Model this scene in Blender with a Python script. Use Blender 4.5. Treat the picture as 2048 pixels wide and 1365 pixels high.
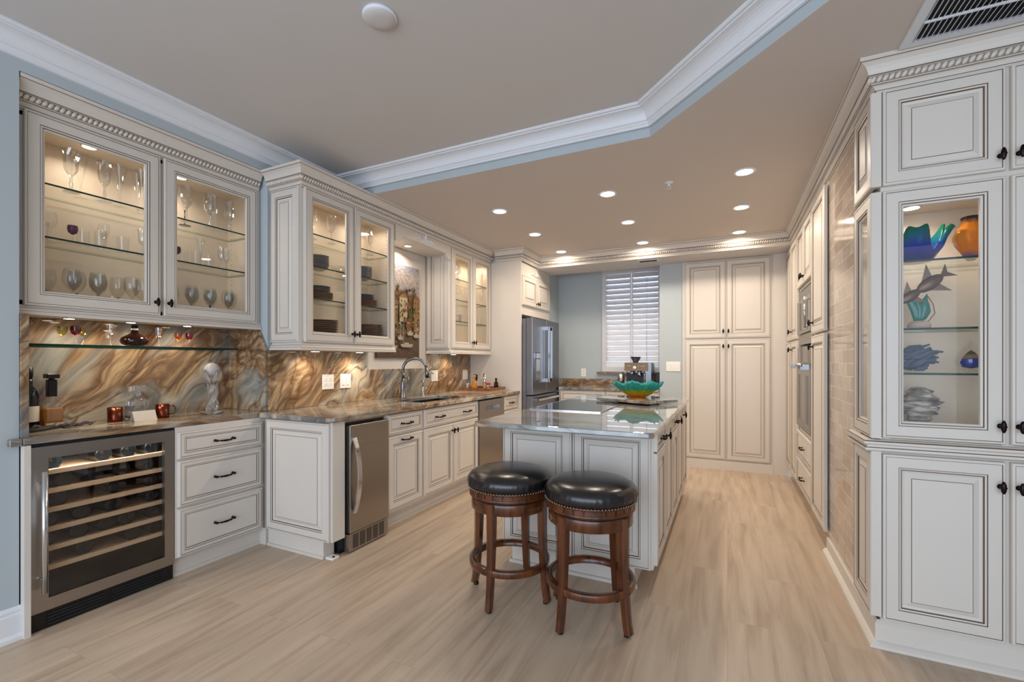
import bpy, math, random
from math import sin, cos, pi, radians
from mathutils import Vector, Matrix
random.seed(7)
for o in list(bpy.data.objects): bpy.data.objects.remove(o)
S = bpy.context.scene
COL = S.collection

# ------------------------------------------------------------ camera / world / exposure
cam = bpy.data.cameras.new('camera'); co = bpy.data.objects.new('camera', cam); COL.objects.link(co)
co.location = (0, 0, 1.27); co.rotation_euler = (pi/2, 0, math.atan(431/900))
cam.sensor_width = 36; cam.lens = 900/2048*36; cam.shift_y = 39.5/2048; cam.clip_start = .05
S.camera = co
S.view_settings.view_transform = 'Standard'; S.view_settings.look = 'None'
S.view_settings.gamma = 1; S.view_settings.use_curve_mapping = False
S.view_settings.exposure = 0.1
W = bpy.data.worlds.new('world'); S.world = W; W.use_nodes = True
W.node_tree.nodes['Background'].inputs[0].default_value = (.74, .85, 1.0, 1)
W.node_tree.nodes['Background'].inputs[1].default_value = 3.6
DOWN_W, PUCK_W, UNDER_W = 6.8, 1.0, 1.1
WARM = (1, .86, .70)

def portal(loc, rot, sx, sy):
    l = bpy.data.lights.new('window_portal', 'AREA'); l.shape = 'RECTANGLE'; l.size = sx; l.size_y = sy
    l.cycles.is_portal = True
    o = bpy.data.objects.new('window_portal', l); COL.objects.link(o); o.location = loc; o.rotation_euler = rot
portal((-.15, -2.45, 1.38), (pi/2, 0, 0), 5.5, 2.7)      # faces +y? set below
bpy.data.objects['window_portal'].rotation_euler = (-pi/2, 0, pi)

# ------------------------------------------------------------ materials
def sr(r, g, b):
    f = lambda c: (c/255)/12.92 if c/255 <= .04045 else ((c/255+.055)/1.055)**2.4
    return (f(r), f(g), f(b), 1)
class NT:
    def __init__(s, name):
        s.m = bpy.data.materials.new(name); s.m.use_nodes = True; s.t = s.m.node_tree
        s.b = s.t.nodes['Principled BSDF']; s.out = s.t.nodes['Material Output']
    def n(s, kind, ins=None, **kw):
        nd = s.t.nodes.new('ShaderNode'+kind)
        for k, v in kw.items(): setattr(nd, k, v)
        for k, v in (ins or {}).items():
            if isinstance(v, bpy.types.NodeSocket): s.t.links.new(v, nd.inputs[k])
            else: nd.inputs[k].default_value = v
        return nd
    def link(s, a, b): s.t.links.new(a, b)
    def ramp(s, fac, stops, interp='LINEAR'):
        r = s.n('ValToRGB', {0: fac}); cr = r.color_ramp; cr.interpolation = interp
        while len(cr.elements) < len(stops): cr.elements.new(.5)
        for e, (p, c) in zip(cr.elements, stops): e.position = p; e.color = c if len(c) == 4 else (*c, 1)
        return r.outputs[0]
    def mix(s, f, a, b, mode='MIX'):
        r = s.n('Mix', data_type='RGBA', blend_type=mode)
        for i, v in ((0, f), (6, a), (7, b)):
            if isinstance(v, bpy.types.NodeSocket): s.t.links.new(v, r.inputs[i])
            else: r.inputs[i].default_value = v
        return r.outputs[2]
    def math(s, op, a, b=0.0, c=0.0):
        r = s.n('Math', operation=op)
        for i, v in enumerate((a, b, c)):
            if isinstance(v, bpy.types.NodeSocket): s.t.links.new(v, r.inputs[i])
            else: r.inputs[i].default_value = v
        return r.outputs[0]
    def coord(s, loc=(0,0,0), rot=(0,0,0), scale=(1,1,1)):
        tc = s.n('TexCoord'); mp = s.n('Mapping', {0: tc.outputs['Object'], 1: loc, 2: rot, 3: scale}); return mp.outputs[0]
    def bump(s, h, strength=.2, dist=.01):
        b = s.n('Bump', {'Strength': strength, 'Distance': dist, 'Height': h}); s.link(b.outputs[0], s.b.inputs['Normal'])
def plain(name, col, rough=.5, metal=0, spec=.5, coat=0, noise=0, emit=None, es=0, trans=0, ior=1.45, nscale=30):
    t = NT(name); b = t.b
    b.inputs['Base Color'].default_value = col; b.inputs['Roughness'].default_value = rough
    b.inputs['Metallic'].default_value = metal; b.inputs['Specular IOR Level'].default_value = spec
    b.inputs['Coat Weight'].default_value = coat; b.inputs['Transmission Weight'].default_value = trans; b.inputs['IOR'].default_value = ior
    n = t.n('TexNoise', {'Vector': t.coord(), 'Scale': nscale, 'Detail': 3.0})
    lo = tuple(c*(1-noise) for c in col[:3])+(1,)
    t.link(t.mix(n.outputs[0], lo, col), b.inputs['Base Color'])
    if emit: b.inputs['Emission Color'].default_value = emit; b.inputs['Emission Strength'].default_value = es
    return t.m
M = {}
M['cream'] = plain('painted_cream', sr(217, 209, 199), .38, noise=.04, nscale=6)
M['cream_in'] = plain('cabinet_interior', sr(226, 210, 190), .5, noise=.04)
M['glaze'] = plain('brown_glaze', sr(112, 92, 78), .5)
M['rope_ground'] = plain('glazed_rope_ground', sr(150, 134, 120), .5)
M['wall'] = plain('blue_grey_wall', sr(181, 190, 194), .85, noise=.03, nscale=3)
M['niche_paint'] = plain('pale_cream_wall_paint', sr(222, 214, 206), .8, noise=.03, nscale=3)
M['ceil'] = plain('ceiling_paint', sr(206, 202, 199), .9, noise=.02, nscale=3)
M['ceilk'] = plain('kitchen_ceiling_lit', sr(208, 198, 190), .9, noise=.02, nscale=3)  # copy of the ceiling paint with the stronger kitchen light put into its colour
M['trimw'] = plain('white_trim_paint', sr(226, 228, 232), .45, noise=.02)
M['bronze'] = plain('dark_bronze', sr(38, 28, 26), .32, metal=.8)
M['black'] = plain('black_plastic', sr(18, 18, 20), .35)
M['blackglass'] = plain('black_glass', sr(14, 15, 18), .04, spec=.7)
M['sinksteel'] = plain('satin_sink_steel', sr(74, 78, 86), .4, metal=.8)
M['chrome'] = plain('polished_chrome', sr(215, 217, 222), .12, metal=1)
M['brushed'] = plain('brushed_nickel', sr(128, 128, 132), .28, metal=1)
M['whiteplastic'] = plain('white_plastic', sr(236, 232, 224), .35)
M['plate_dark'] = plain('charcoal_stoneware', sr(88, 90, 96), .3)
M['plate_brown'] = plain('brown_stoneware', sr(108, 74, 58), .3)
M['copper'] = plain('copper', sr(128, 66, 46), .24, metal=1)
M['leather'] = None
M['gold'] = plain('nailhead', sr(150, 140, 125), .25, metal=1)
M['liq'] = plain('amber_liquor', sr(222, 150, 46), .1, trans=.5, noise=.1)
M['liqdark'] = plain('dark_liquor', sr(38, 14, 10), .08, trans=.2)
M['label'] = plain('paper_label', sr(222, 212, 196), .7, noise=.06)
M['red'] = plain('red_cap', sr(170, 40, 30), .4)
M['driftwood'] = plain('driftwood', sr(88, 84, 84), .8, noise=.5)
M['shell'] = plain('shell', sr(196, 172, 160), .5, noise=.35)
M['darkshell'] = plain('dark_shell', sr(78, 56, 52), .5, noise=.4)
M['teal'] = plain('teal_glass', sr(30, 128, 120), .12, trans=.3)
M['purple'] = plain('purple_glass', sr(100, 50, 80), .1, trans=.3)
M['blueobj'] = plain('blue_driftcoral', sr(84, 98, 124), .7, noise=.5)
M['emit'] = plain('lamp_emitter', (1, .9, .75, 1), .5, emit=(1, .86, .66, 1), es=9)
M['emitp'] = plain('puck_emitter', (1, .9, .75, 1), .5, emit=(1, .86, .66, 1), es=9)
M['silverfish'] = plain('bronze_fish_glass', sr(104, 78, 62), .25, metal=.4, noise=.4)
M['tin'] = plain('dark_interior', sr(34, 34, 38), .6)
M['solidcrystal'] = plain('solid_cut_crystal', (.95, .95, .95, 1), .03, trans=.92, ior=1.5)
M['shelfwood'] = plain('beech_shelf_front', sr(226, 188, 144), .55, noise=.1)
M['bottle'] = plain('dark_green_bottle', sr(12, 16, 18), .12, spec=.5)
M['outside'] = plain('shutter_white', sr(208, 208, 214), .5)

def steel(name, axis, col=sr(172, 166, 160)):
    t = NT(name); sc = [2, 2, 2]; sc[axis] = 2; sc = [260 if i != axis else 2 for i in range(3)]
    n = t.n('TexNoise', {'Vector': t.coord(scale=sc), 'Scale': 1.0, 'Detail': 2.0})
    t.link(t.mix(n.outputs[0], tuple(c*.86 for c in col[:3])+(1,), col), t.b.inputs['Base Color'])
    t.b.inputs['Metallic'].default_value = 1; t.b.inputs['Roughness'].default_value = .3
    t.b.inputs['Anisotropic'].default_value = .5
    return t.m
M['steel'] = steel('brushed_steel', 0)
M['steeldark'] = steel('fridge_steel', 2, sr(140, 140, 144))

def thin_glass(name, tint=(1, 1, 1, 1), gl=(1, 1, 1, 1), boost=1.0, ior=1.5, rough=0.0, edge=0.0, edgecol=(.8, .85, .9, 1)):
    t = NT(name); t.t.nodes.remove(t.b)
    tr = t.n('BsdfTransparent', {0: tint}); g = t.n('BsdfGlossy', {'Color': gl, 'Roughness': rough})
    f0 = ((ior-1)/(ior+1))**2; fc = t.n('LayerWeight', {'Blend': .5}).outputs['Facing']
    fm = t.math('MINIMUM', t.math('MULTIPLY', t.math('ADD', t.math('MULTIPLY', t.math('POWER', fc, 5.0), 1-f0), f0), boost), 1.0)
    if edge:
        lw = t.n('LayerWeight', {'Blend': .35}); tc = t.mix(t.math('MULTIPLY', lw.outputs['Facing'], edge), tint, edgecol)
        t.link(tc, tr.inputs[0])
    mx = t.n('MixShader', {0: fm, 1: tr.outputs[0], 2: g.outputs[0]}); t.link(mx.outputs[0], t.out.inputs[0])
    return t.m
M['pane'] = thin_glass('door_pane_glass', (.98, .985, .98, 1), ior=1.22)
M['fridgepane'] = thin_glass('tinted_cooler_glass', (.88, .89, .91, 1), boost=1.0)
M['shelfglass'] = thin_glass('glass_shelf_face', (.94, .965, .945, 1), ior=1.3)
M['crystal'] = thin_glass('clear_crystal', (.995, .995, .99, 1), boost=1.7, edge=.3, edgecol=(.82, .80, .78, 1), rough=.015)
M['cut'] = thin_glass('cut_crystal', (.98, .98, .97, 1), boost=4.5, edge=.5, edgecol=(.62, .60, .58, 1), rough=.04)
M['smoke'] = thin_glass('smoked_plastic', (.22, .22, .25, 1), boost=1.5)
M['magenta'] = thin_glass('magenta_glass', (.45, .03, .12, 1), boost=2, rough=.03)
M['yellow'] = thin_glass('pale_green_glass', (.72, .66, .25, 1), boost=2, rough=.03)
M['amberglass'] = thin_glass('amber_tint_glass', (.85, .70, .35, 1), boost=2, rough=.03)
M['orange'] = thin_glass('orange_glass', (.95, .42, .06, 1), boost=2, rough=.03)
M['pink'] = thin_glass('rose_glass', (.75, .16, .12, 1), boost=2, rough=.03)
M['edge'] = plain('green_glass_edge', sr(12, 48, 42), .35, spec=.25)
M['edge_soft'] = thin_glass('green_glass_back_edge', (.62, .70, .64, 1))

def marble(name, scale=1.0, loc=(0, 0, 0), brown=.5, cool=False, rough=.07, squash=(1, 1, 1), rot=(0, 0, 0)):
    t = NT(name); v = t.n('Mapping', {0: t.coord(rot=rot), 1: loc, 3: tuple(scale*c for c in squash)}).outputs[0]
    w1 = t.n('TexNoise', {'Vector': v, 'Scale': 1.5, 'Detail': 2.0})
    sub = t.n('VectorMath', {0: w1.outputs['Color'], 1: (.5, .5, .5)}, operation='SUBTRACT')
    sc = t.n('VectorMath', {0: sub.outputs[0], 'Scale': 1.1}, operation='SCALE')
    wv = t.n('VectorMath', {0: v, 1: sc.outputs[0]}, operation='ADD').outputs[0]
    big = t.n('TexNoise', {'Vector': wv, 'Scale': 1.7, 'Detail': 1.0, 'Distortion': .6}).outputs[0]
    fine = t.n('TexNoise', {'Vector': wv, 'Scale': 22.0, 'Detail': 5.0}).outputs[0]
    # bundles of contour lines, tan clouds over a blue-grey ground, dark rust cracks
    band = t.math('PINGPONG', t.math('MULTIPLY', t.math('ADD', big, t.math('MULTIPLY', fine, .012)), 24.0), 1.0)
    line = t.ramp(band, [(0, (1, 1, 1)), (.10, (.45, .45, .45)), (.35, (.10, .10, .10)), (.8, (0, 0, 0))])
    region = t.n('TexNoise', {'Vector': wv, 'Scale': 1.9, 'Detail': 4.0}).outputs[0]
    rm = t.ramp(region, [(.54-.13*brown, (0, 0, 0)), (.63-.13*brown, (1, 1, 1))])
    bund = t.ramp(t.n('TexNoise', {'Vector': v, 'Scale': 2.6, 'Detail': 2.0}).outputs[0], [(.44, (.06, .06, .06)), (.56, (1, 1, 1))])
    cloud = t.n('TexNoise', {'Vector': wv, 'Scale': 2.6, 'Detail': 6.0}).outputs[0]
    if cool: base = t.ramp(cloud, [(.34, sr(104, 114, 120)), (.48, sr(158, 162, 162)), (.56, sr(130, 138, 142)), (.68, sr(196, 192, 182))])
    else: base = t.ramp(cloud, [(.36, sr(96, 98, 98)), (.47, sr(138, 138, 132)), (.56, sr(172, 164, 148)), (.66, sr(212, 198, 172))])
    streak = t.n('TexNoise', {'Vector': t.n('Mapping', {0: wv, 3: (1, 1, 3)}).outputs[0], 'Scale': 8.0, 'Detail': 6.0}).outputs[0]
    tan = t.ramp(streak, [(.32, sr(76, 50, 28)), (.5, sr(136, 98, 56)), (.68, sr(190, 154, 104))])
    c1 = t.mix(t.math('MULTIPLY', rm, .8), base, tan)
    c1 = t.mix(t.math('MULTIPLY', t.ramp(streak, [(.5, (0, 0, 0)), (.72, (1, 1, 1))]), .22), c1, sr(218, 204, 180))
    lm = t.math('MULTIPLY', t.math('MULTIPLY', line, bund), .85)
    c2 = t.mix(lm, c1, sr(84, 66, 50) if cool else sr(104, 64, 28))
    dist = t.n('VectorMath', {0: t.n('TexNoise', {'Vector': v, 'Scale': 9.0, 'Detail': 5.0}).outputs['Color'], 'Scale': .16}, operation='SCALE').outputs[0]
    vo = t.n('TexVoronoi', {'Vector': t.n('VectorMath', {0: wv, 1: dist}, operation='ADD').outputs[0], 'Scale': 1.7}, feature='DISTANCE_TO_EDGE')
    crack = t.ramp(vo.outputs['Distance'], [(0, (1, 1, 1)), (.012, (.6, .6, .6)), (.05, (0, 0, 0))])
    cm = t.math('MULTIPLY', crack, t.ramp(cloud, [(.4, (.1, .1, .1)), (.6, (.95, .95, .95))]))
    c3 = t.mix(cm, c2, sr(92, 54, 26))
    t.link(c3, t.b.inputs['Base Color']); t.b.inputs['Roughness'].default_value = rough
    t.b.inputs['Specular IOR Level'].default_value = 1.0 if cool else .7
    if cool: t.b.inputs['Coat Weight'].default_value = .35; t.b.inputs['Coat Roughness'].default_value = .01
    return t.m
M['marble_wall'] = marble('quartzite_backsplash', 1.1, (3, 1, 2), .55, squash=(1, .75, 1.35), rot=(-.8, 0, 0))
M['marble_wall_warm'] = marble('quartzite_backsplash_warm', 1.15, (0, 4, 7), 1.1, squash=(1, .7, 1.4), rot=(-.95, 0, 0))
M['marble_top'] = marble('quartzite_worktop', 1.2, (5, 2, 0), .22, squash=(1.9, .55, 1))
M['marble_isl'] = marble('quartzite_island_top', 1.2, (9, 3, 0), .12, True, .025, squash=(.55, 1.9, 1))

def floor_mat():
    t = NT('pale_oak_planks'); tc = t.n('TexCoord'); sp = t.n('SeparateXYZ', {0: tc.outputs['Object']})
    v = t.n('CombineXYZ', {0: sp.outputs[1], 1: sp.outputs[0], 2: 0.0}).outputs[0]
    br = t.n('TexBrick', {'Vector': v, 'Color1': (.0, .0, .0, 1), 'Color2': (1, 1, 1, 1), 'Mortar': (.5, .5, .5, 1), 'Scale': 1.0, 'Mortar Size': .0008, 'Mortar Smooth': .3, 'Bias': 0.0, 'Brick Width': 1.5, 'Row Height': .19}, offset=.37, offset_frequency=2)
    rnd = br.outputs['Color']
    off = t.n('VectorMath', {0: rnd, 'Scale': 3.0}, operation='SCALE').outputs[0]
    p = t.n('VectorMath', {0: v, 1: off}, operation='ADD').outputs[0]
    mp = t.n('Mapping', {0: p, 3: (1.1, 13, 1)}).outputs[0]
    g1 = t.n('TexNoise', {'Vector': mp, 'Scale': 1.5, 'Detail': 6.0, 'Distortion': .6}).outputs[0]
    mp2 = t.n('Mapping', {0: p, 3: (6, 130, 1)}).outputs[0]
    g2 = t.n('TexNoise', {'Vector': mp2, 'Scale': 1.5, 'Detail': 3.0}).outputs[0]
    c = t.ramp(g1, [(.28, sr(164, 142, 122)), (.5, sr(192, 172, 150)), (.75, sr(206, 188, 166))])
    c = t.mix(t.math('MULTIPLY', g2, .35), c, sr(168, 146, 126))
    c = t.mix(t.math('MULTIPLY', rnd, .18), c, sr(190, 166, 142))
    c = t.mix(t.math('MULTIPLY', br.outputs['Fac'], .45), c, sr(120, 98, 78))
    t.link(c, t.b.inputs['Base Color']); t.b.inputs['Roughness'].default_value = .42
    t.bump(g2, .05, .002)
    return t.m
M['floor'] = floor_mat()
def tile_mat():
    t = NT('glossy_travertine_brick_tile'); tc = t.n('TexCoord'); sp = t.n('SeparateXYZ', {0: tc.outputs['Object']})
    v = t.n('CombineXYZ', {0: sp.outputs[1], 1: sp.outputs[2], 2: 0.0}).outputs[0]
    br = t.n('TexBrick', {'Vector': v, 'Color1': sr(204, 190, 176), 'Color2': sr(170, 150, 134), 'Mortar': sr(224, 216, 206), 'Scale': 1.0, 'Mortar Size': .003, 'Mortar Smooth': .2, 'Bias': 0.0, 'Brick Width': .2, 'Row Height': .074}, offset=.5)
    n = t.n('TexNoise', {'Vector': t.coord(scale=(1, 18, 9)), 'Scale': 1.4, 'Detail': 5.0}).outputs[0]
    c = t.mix(t.math('MULTIPLY', t.ramp(n, [(.4, (0, 0, 0)), (.7, (1, 1, 1))]), .5), br.outputs['Color'], sr(160, 142, 126))
    t.link(c, t.b.inputs['Base Color']); t.b.inputs['Roughness'].default_value = .08
    t.b.inputs['Specular IOR Level'].default_value = .7
    t.bump(t.math('SUBTRACT', 1.0, br.outputs['Fac']), .5, .003)
    return t.m
M['tile'] = tile_mat()
def wood(name, a, b, rough=.25, sc=(30, 30, 3)):
    t = NT(name); n = t.n('TexNoise', {'Vector': t.coord(scale=sc), 'Scale': 1.0, 'Detail': 5.0, 'Distortion': .5}).outputs[0]
    t.link(t.ramp(n, [(.3, a), (.7, b)]), t.b.inputs['Base Color']); t.b.inputs['Roughness'].default_value = rough
    t.b.inputs['Coat Weight'].default_value = .3
    return t.m
M['cherry'] = wood('cherry_wood', sr(54, 26, 12), sr(110, 58, 26))
M['cherry_dark'] = wood('dark_cherry_edge', sr(34, 16, 10), sr(60, 28, 18))
M['traywood'] = wood('tray_wood', sr(96, 50, 28), sr(150, 90, 54), .4)
M['traylight'] = wood('tray_light_wood', sr(180, 132, 84), sr(214, 170, 120), .4)
def leather():
    t = NT('black_leather'); n = t.n('TexVoronoi', {'Vector': t.coord(), 'Scale': 160.0}); 
    t.b.inputs['Base Color'].default_value = sr(24, 20, 22); t.b.inputs['Roughness'].default_value = .26
    t.b.inputs['Specular IOR Level'].default_value = .7
    t.bump(n.outputs['Distance'], .08, .002); return t.m
M['leather'] = leather()
def zgrad(name, stops, z0, z1, rough=.08, trans=.55):
    t = NT(name); tc = t.n('TexCoord'); sp = t.n('SeparateXYZ', {0: tc.outputs['Object']})
    f = t.n('MapRange', {0: sp.outputs[2], 1: z0, 2: z1}).outputs[0]
    nn = t.n('TexNoise', {'Vector': tc.outputs['Object'], 'Scale': 20.0}).outputs[0]
    f = t.math('ADD', f, t.math('MULTIPLY', t.math('SUBTRACT', nn, .5), .25))
    t.link(t.ramp(f, stops), t.b.inputs['Base Color']); t.b.inputs['Roughness'].default_value = rough
    t.b.inputs['Transmission Weight'].default_value = trans; t.b.inputs['IOR'].default_value = 1.2; return t.m
M['bowlglass'] = zgrad('teal_amber_art_glass', [(.1, sr(226, 160, 20)), (.45, sr(170, 180, 60)), (.62, sr(60, 170, 160)), (1, sr(70, 190, 190))], 0, .12, trans=.7)
M['waveglass'] = zgrad('cobalt_green_art_glass', [(.1, sr(8, 14, 110)), (.45, sr(8, 40, 150)), (.7, sr(8, 96, 120)), (1, sr(12, 110, 70))], 0, .16, rough=.04, trans=.25)
M['orangevase'] = zgrad('orange_art_glass', [(.05, sr(40, 90, 150)), (.2, sr(230, 130, 30)), (.8, sr(236, 140, 36)), (.92, sr(60, 30, 20))], 0, .2, trans=.1)
M['dropglass'] = zgrad('rainbow_core_glass', [(0, sr(10, 40, 160)), (.5, sr(20, 60, 170)), (.62, sr(190, 120, 30)), (.8, sr(30, 90, 60)), (1, sr(110, 20, 20))], .015, .1, trans=.2)

# ------------------------------------------------------------ mesh builder
class MB:
    def __init__(s): s.v = []; s.f = []; s.m = []; s.sm = []; s.mats = []
    def mi(s, m):
        if m not in s.mats: s.mats.append(m)
        return s.mats.index(m)
    def add(s, vs, fs, m, smooth=False, T=None):
        b = len(s.v); s.v += [tuple(T @ Vector(v)) if T else tuple(v) for v in vs]
        for f in fs: s.f.append(tuple(b+i for i in f)); s.m.append(s.mi(m)); s.sm.append(smooth)
        return s
    def box(s, a, b, m, T=None):
        (x0, y0, z0), (x1, y1, z1) = a, b
        if x0 > x1: x0, x1 = x1, x0
        if y0 > y1: y0, y1 = y1, y0
        if z0 > z1: z0, z1 = z1, z0
        v = [(x0,y0,z0),(x1,y0,z0),(x1,y1,z0),(x0,y1,z0),(x0,y0,z1),(x1,y0,z1),(x1,y1,z1),(x0,y1,z1)]
        return s.add(v, [(0,3,2,1),(4,5,6,7),(0,1,5,4),(1,2,6,5),(2,3,7,6),(3,0,4,7)], m, False, T)
    def rbox(s, a, b, m, r=.004, T=None):
        # box with chamfered vertical and top edges
        (x0, y0, z0), (x1, y1, z1) = a, b
        def ring(z, i, c): 
            X0, X1, Y0, Y1 = x0+i, x1-i, y0+i, y1-i
            return [(X0+c,Y0,z),(X1-c,Y0,z),(X1,Y0+c,z),(X1,Y1-c,z),(X1-c,Y1,z),(X0+c,Y1,z),(X0,Y1-c,z),(X0,Y0+c,z)]
        v = ring(z0, r*.0, r)+ring(z0+r, 0, r)+ring(z1-r, 0, r)+ring(z1, r, r*.6)
        f = [tuple(range(7,-1,-1)), tuple(range(24,32))]
        for k in range(3):
            for i in range(8): j = (i+1) % 8; f.append((k*8+i, k*8+j, (k+1)*8+j, (k+1)*8+i))
        return s.add(v, f, m, False, T)
    def lathe(s, prof, m, n=24, c=(0,0,0), T=None, smooth=True, mod=None, cap=True):
        v = []; f = []
        for k, (r, z) in enumerate(prof):
            for i in range(n):
                a = 2*pi*i/n; rr, zz = (r, z) if not mod else mod(r, z, a, k)
                v.append((c[0]+rr*cos(a), c[1]+rr*sin(a), c[2]+zz))
        for k in range(len(prof)-1):
            for i in range(n):
                j = (i+1) % n; f.append((k*n+i, k*n+j, (k+1)*n+j, (k+1)*n+i))
        if cap:
            if prof[0][0] > 1e-5: f.append(tuple(range(n-1, -1, -1)))
            if prof[-1][0] > 1e-5: f.append(tuple((len(prof)-1)*n+i for i in range(n)))
        return s.add(v, f, m, smooth, T)
    def cyl(s, p, q, r, m, n=16, r2=None, smooth=True):
        p, q = Vector(p), Vector(q); d = q-p; L = d.length
        T = Matrix.Translation(p) @ d.to_track_quat('Z', 'Y').to_matrix().to_4x4()
        r2 = r if r2 is None else r2
        s.lathe([(r, 0), (r2, L)], m, n, T=T, smooth=smooth); return s
    def tube(s, pts, r, m, n=8, caps=True):
        pts = [Vector(p) for p in pts]; v = []; f = []; N = len(pts)
        rs = r if isinstance(r, (list, tuple)) else [r]*N
        up = None
        for i, p in enumerate(pts):
            t = (pts[min(i+1, N-1)]-pts[max(i-1, 0)]).normalized()
            if up is None:
                up = Vector((0, 0, 1)) if abs(t.z) < .9 else Vector((1, 0, 0))
            b = t.cross(up).normalized(); up = b.cross(t).normalized()
            for k in range(n):
                a = 2*pi*k/n; v.append(tuple(p+(b*cos(a)+up*sin(a))*rs[i]))
        for i in range(N-1):
            for k in range(n):
                j = (k+1) % n; f.append((i*n+k, (i+1)*n+k, (i+1)*n+j, i*n+j))
        if caps: f.append(tuple(range(n))); f.append(tuple((N-1)*n+k for k in range(n-1, -1, -1)))
        return s.add(v, f, m, True)
    def sphere(s, c, r, m, n=12, sc=(1,1,1), T=None):
        k = max(4, n//2); pr = [(max(r*sin(pi*i/k), 0), -r*cos(pi*i/k)) for i in range(k+1)]
        v = []; f = []
        for (rr, z) in pr:
            for i in range(n):
                a = 2*pi*i/n; v.append((c[0]+rr*cos(a)*sc[0], c[1]+rr*sin(a)*sc[1], c[2]+z*sc[2]))
        for q in range(k):
            for i in range(n):
                j = (i+1) % n; f.append((q*n+i, q*n+j, (q+1)*n+j, (q+1)*n+i))
        return s.add(v, f, m, True, T)
    def prism(s, poly, z0, z1, m, T=None, msides=None):
        n = len(poly); v = [(x, y, z0) for x, y in poly]+[(x, y, z1) for x, y in poly]
        s.add(v, [tuple(range(n-1, -1, -1)), tuple(range(n, 2*n))], m, False, T)
        s.add(v, [(i, (i+1) % n, n+(i+1) % n, n+i) for i in range(n)], msides or m, False, T); return s
    def build(s, name, parent=None, bevel=0, loc=None, seg=2):
        me = bpy.data.meshes.new(name); me.from_pydata(s.v, [], s.f)
        for m in s.mats: me.materials.append(M[m])
        me.polygons.foreach_set('material_index', s.m); me.polygons.foreach_set('use_smooth', s.sm)
        me.validate(); me.update()
        o = bpy.data.objects.new(name, me); COL.objects.link(o)
        if parent: o.parent = parent
        if loc: o.location = loc
        if bevel:
            b = o.modifiers.new('bevel', 'BEVEL'); b.width = bevel; b.segments = seg; b.limit_method = 'ANGLE'; b.angle_limit = radians(50)
        return o
def tag(o, label, cat, group=None, kind=None):
    o['label'] = label; o['category'] = cat
    if group: o['group'] = group
    if kind: o['kind'] = kind
    return o
def thing(name, label, cat, loc=(0,0,0), rz=0, group=None):
    o = bpy.data.objects.new(name, None); COL.objects.link(o); o.location = loc; o.rotation_euler = (0, 0, rz)
    o.empty_display_size = .1
    return tag(o, label, cat, group)
def struct(mb, name, bevel=0):
    o = mb.build(name, bevel=bevel); o['kind'] = 'structure'; return o
def dup(root, loc, rz=None, label=None, group=None, scale=None):
    r = root.copy(); COL.objects.link(r); r.location = loc
    if rz is not None: r.rotation_euler = (0, 0, rz)
    if scale: r.scale = (scale,)*3
    if label: r['label'] = label
    if group: r['group'] = group
    for ch in list(root.children):
        c = ch.copy(); COL.objects.link(c); c.parent = r
        for g in list(ch.children): d = g.copy(); COL.objects.link(d); d.parent = c
    return r
def lamp(parent, loc, power, size=.06, color=WARM, spread=150):
    l = bpy.data.lights.new('lamp_light', 'AREA'); l.shape = 'DISK'; l.size = size; l.energy = power; l.color = color
    l.spread = radians(spread)
    o = bpy.data.objects.new('lamp_light', l); COL.objects.link(o); o.parent = parent; o.location = loc
    return o

# ------------------------------------------------------------ room shell
ZL, ZM = 2.60, 2.755            # kitchen ceiling, main ceiling
NY0, NY1 = .885, 2.12           # bar niche
WX = -2.93
struct(MB().box((-4.2, -2.5, -.1), (3.0, 7.0, 0), 'floor'), 'floor')
struct(MB().prism([(-3.5, -2.5), (2.6, -2.5), (2.6, -.30), (-.415, 2.76), (-3.5, 2.76)], ZM, ZM+.1, 'ceil'), 'ceiling')
# kitchen lower ceiling; its face towards the main ceiling is painted like the walls
lo = MB(); poly = [(-.415, 2.76), (2.75, -.425), (2.75, 5.42), (-3.1, 5.42), (-3.1, 2.76)]
lo.prism(poly, ZL, ZM+.05, 'ceilk', msides='wall')
struct(lo, 'ceiling_kitchen')
struct(MB().box((-3.1, 5.40, 2.46), (1.3, 5.90, ZM), 'ceil'), 'ceiling_beam')
wl = MB()
wl.box((-3.5, -2.5, 0), (WX, NY0, ZM+.05), 'wall')
wl.box((-3.5, NY0, ZL+.002), (WX, NY1, ZM+.05), 'wall')
wl.box((-3.5, NY1, 0), (WX, 6.5, ZM+.05), 'wall')
wl.box((-3.5, NY0, 0), (-3.355, NY1, ZL+.01), 'wall')
struct(wl, 'wall_left')
struct(MB().box((2.6, -2.5, 0), (2.75, 3.4, ZM+.05), 'wall'), 'wall_right')
AY = 6.30
wb = MB()
wb.box((-.76, 5.83, 0), (-.49, 5.95, ZM), 'wall')          # piece beside the tall cabinet
wb.box((-.76, 5.95, 0), (-.64, AY+.1, ZM), 'wall')
wb.box((-.64, 6.36, 0), (1.4, 6.46, ZM), 'wall')
wx0, wx1, wz0, wz1 = -1.60, -.775, 1.115, 2.54
wb.box((-3.0, AY, 0), (wx0, AY+.12, ZM), 'wall')
wb.box((wx0, AY, 0), (-.76, AY+.12, wz0), 'wall'); wb.box((wx0, AY, wz1), (-.76, AY+.12, ZM), 'wall'); wb.box((wx1, AY, wz0), (-.76, AY+.12, wz1), 'wall')
wb.box((-2.9, 5.86, 0), (-2.25, AY, ZM), 'wall')
struct(wb, 'wall_back')
struct(MB().box((-2.9, 5.88, ZL), (-.5, 6.5, ZM), 'ceil'), 'ceiling_alcove')
# side wall behind the tall cabinets, with the tiled stretch
struct(MB().box((.615, 2.82, 0), (.78, 3.58, ZL), 'cream'), 'wall_tiled_core')
struct(MB().box((.605, 2.80, .10), (.615, 3.585, ZL), 'tile'), 'wall_tiled')
struct(MB().box((.78, 2.95, 0), (2.7, 3.1, ZL), 'wall'), 'wall_side')
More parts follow.
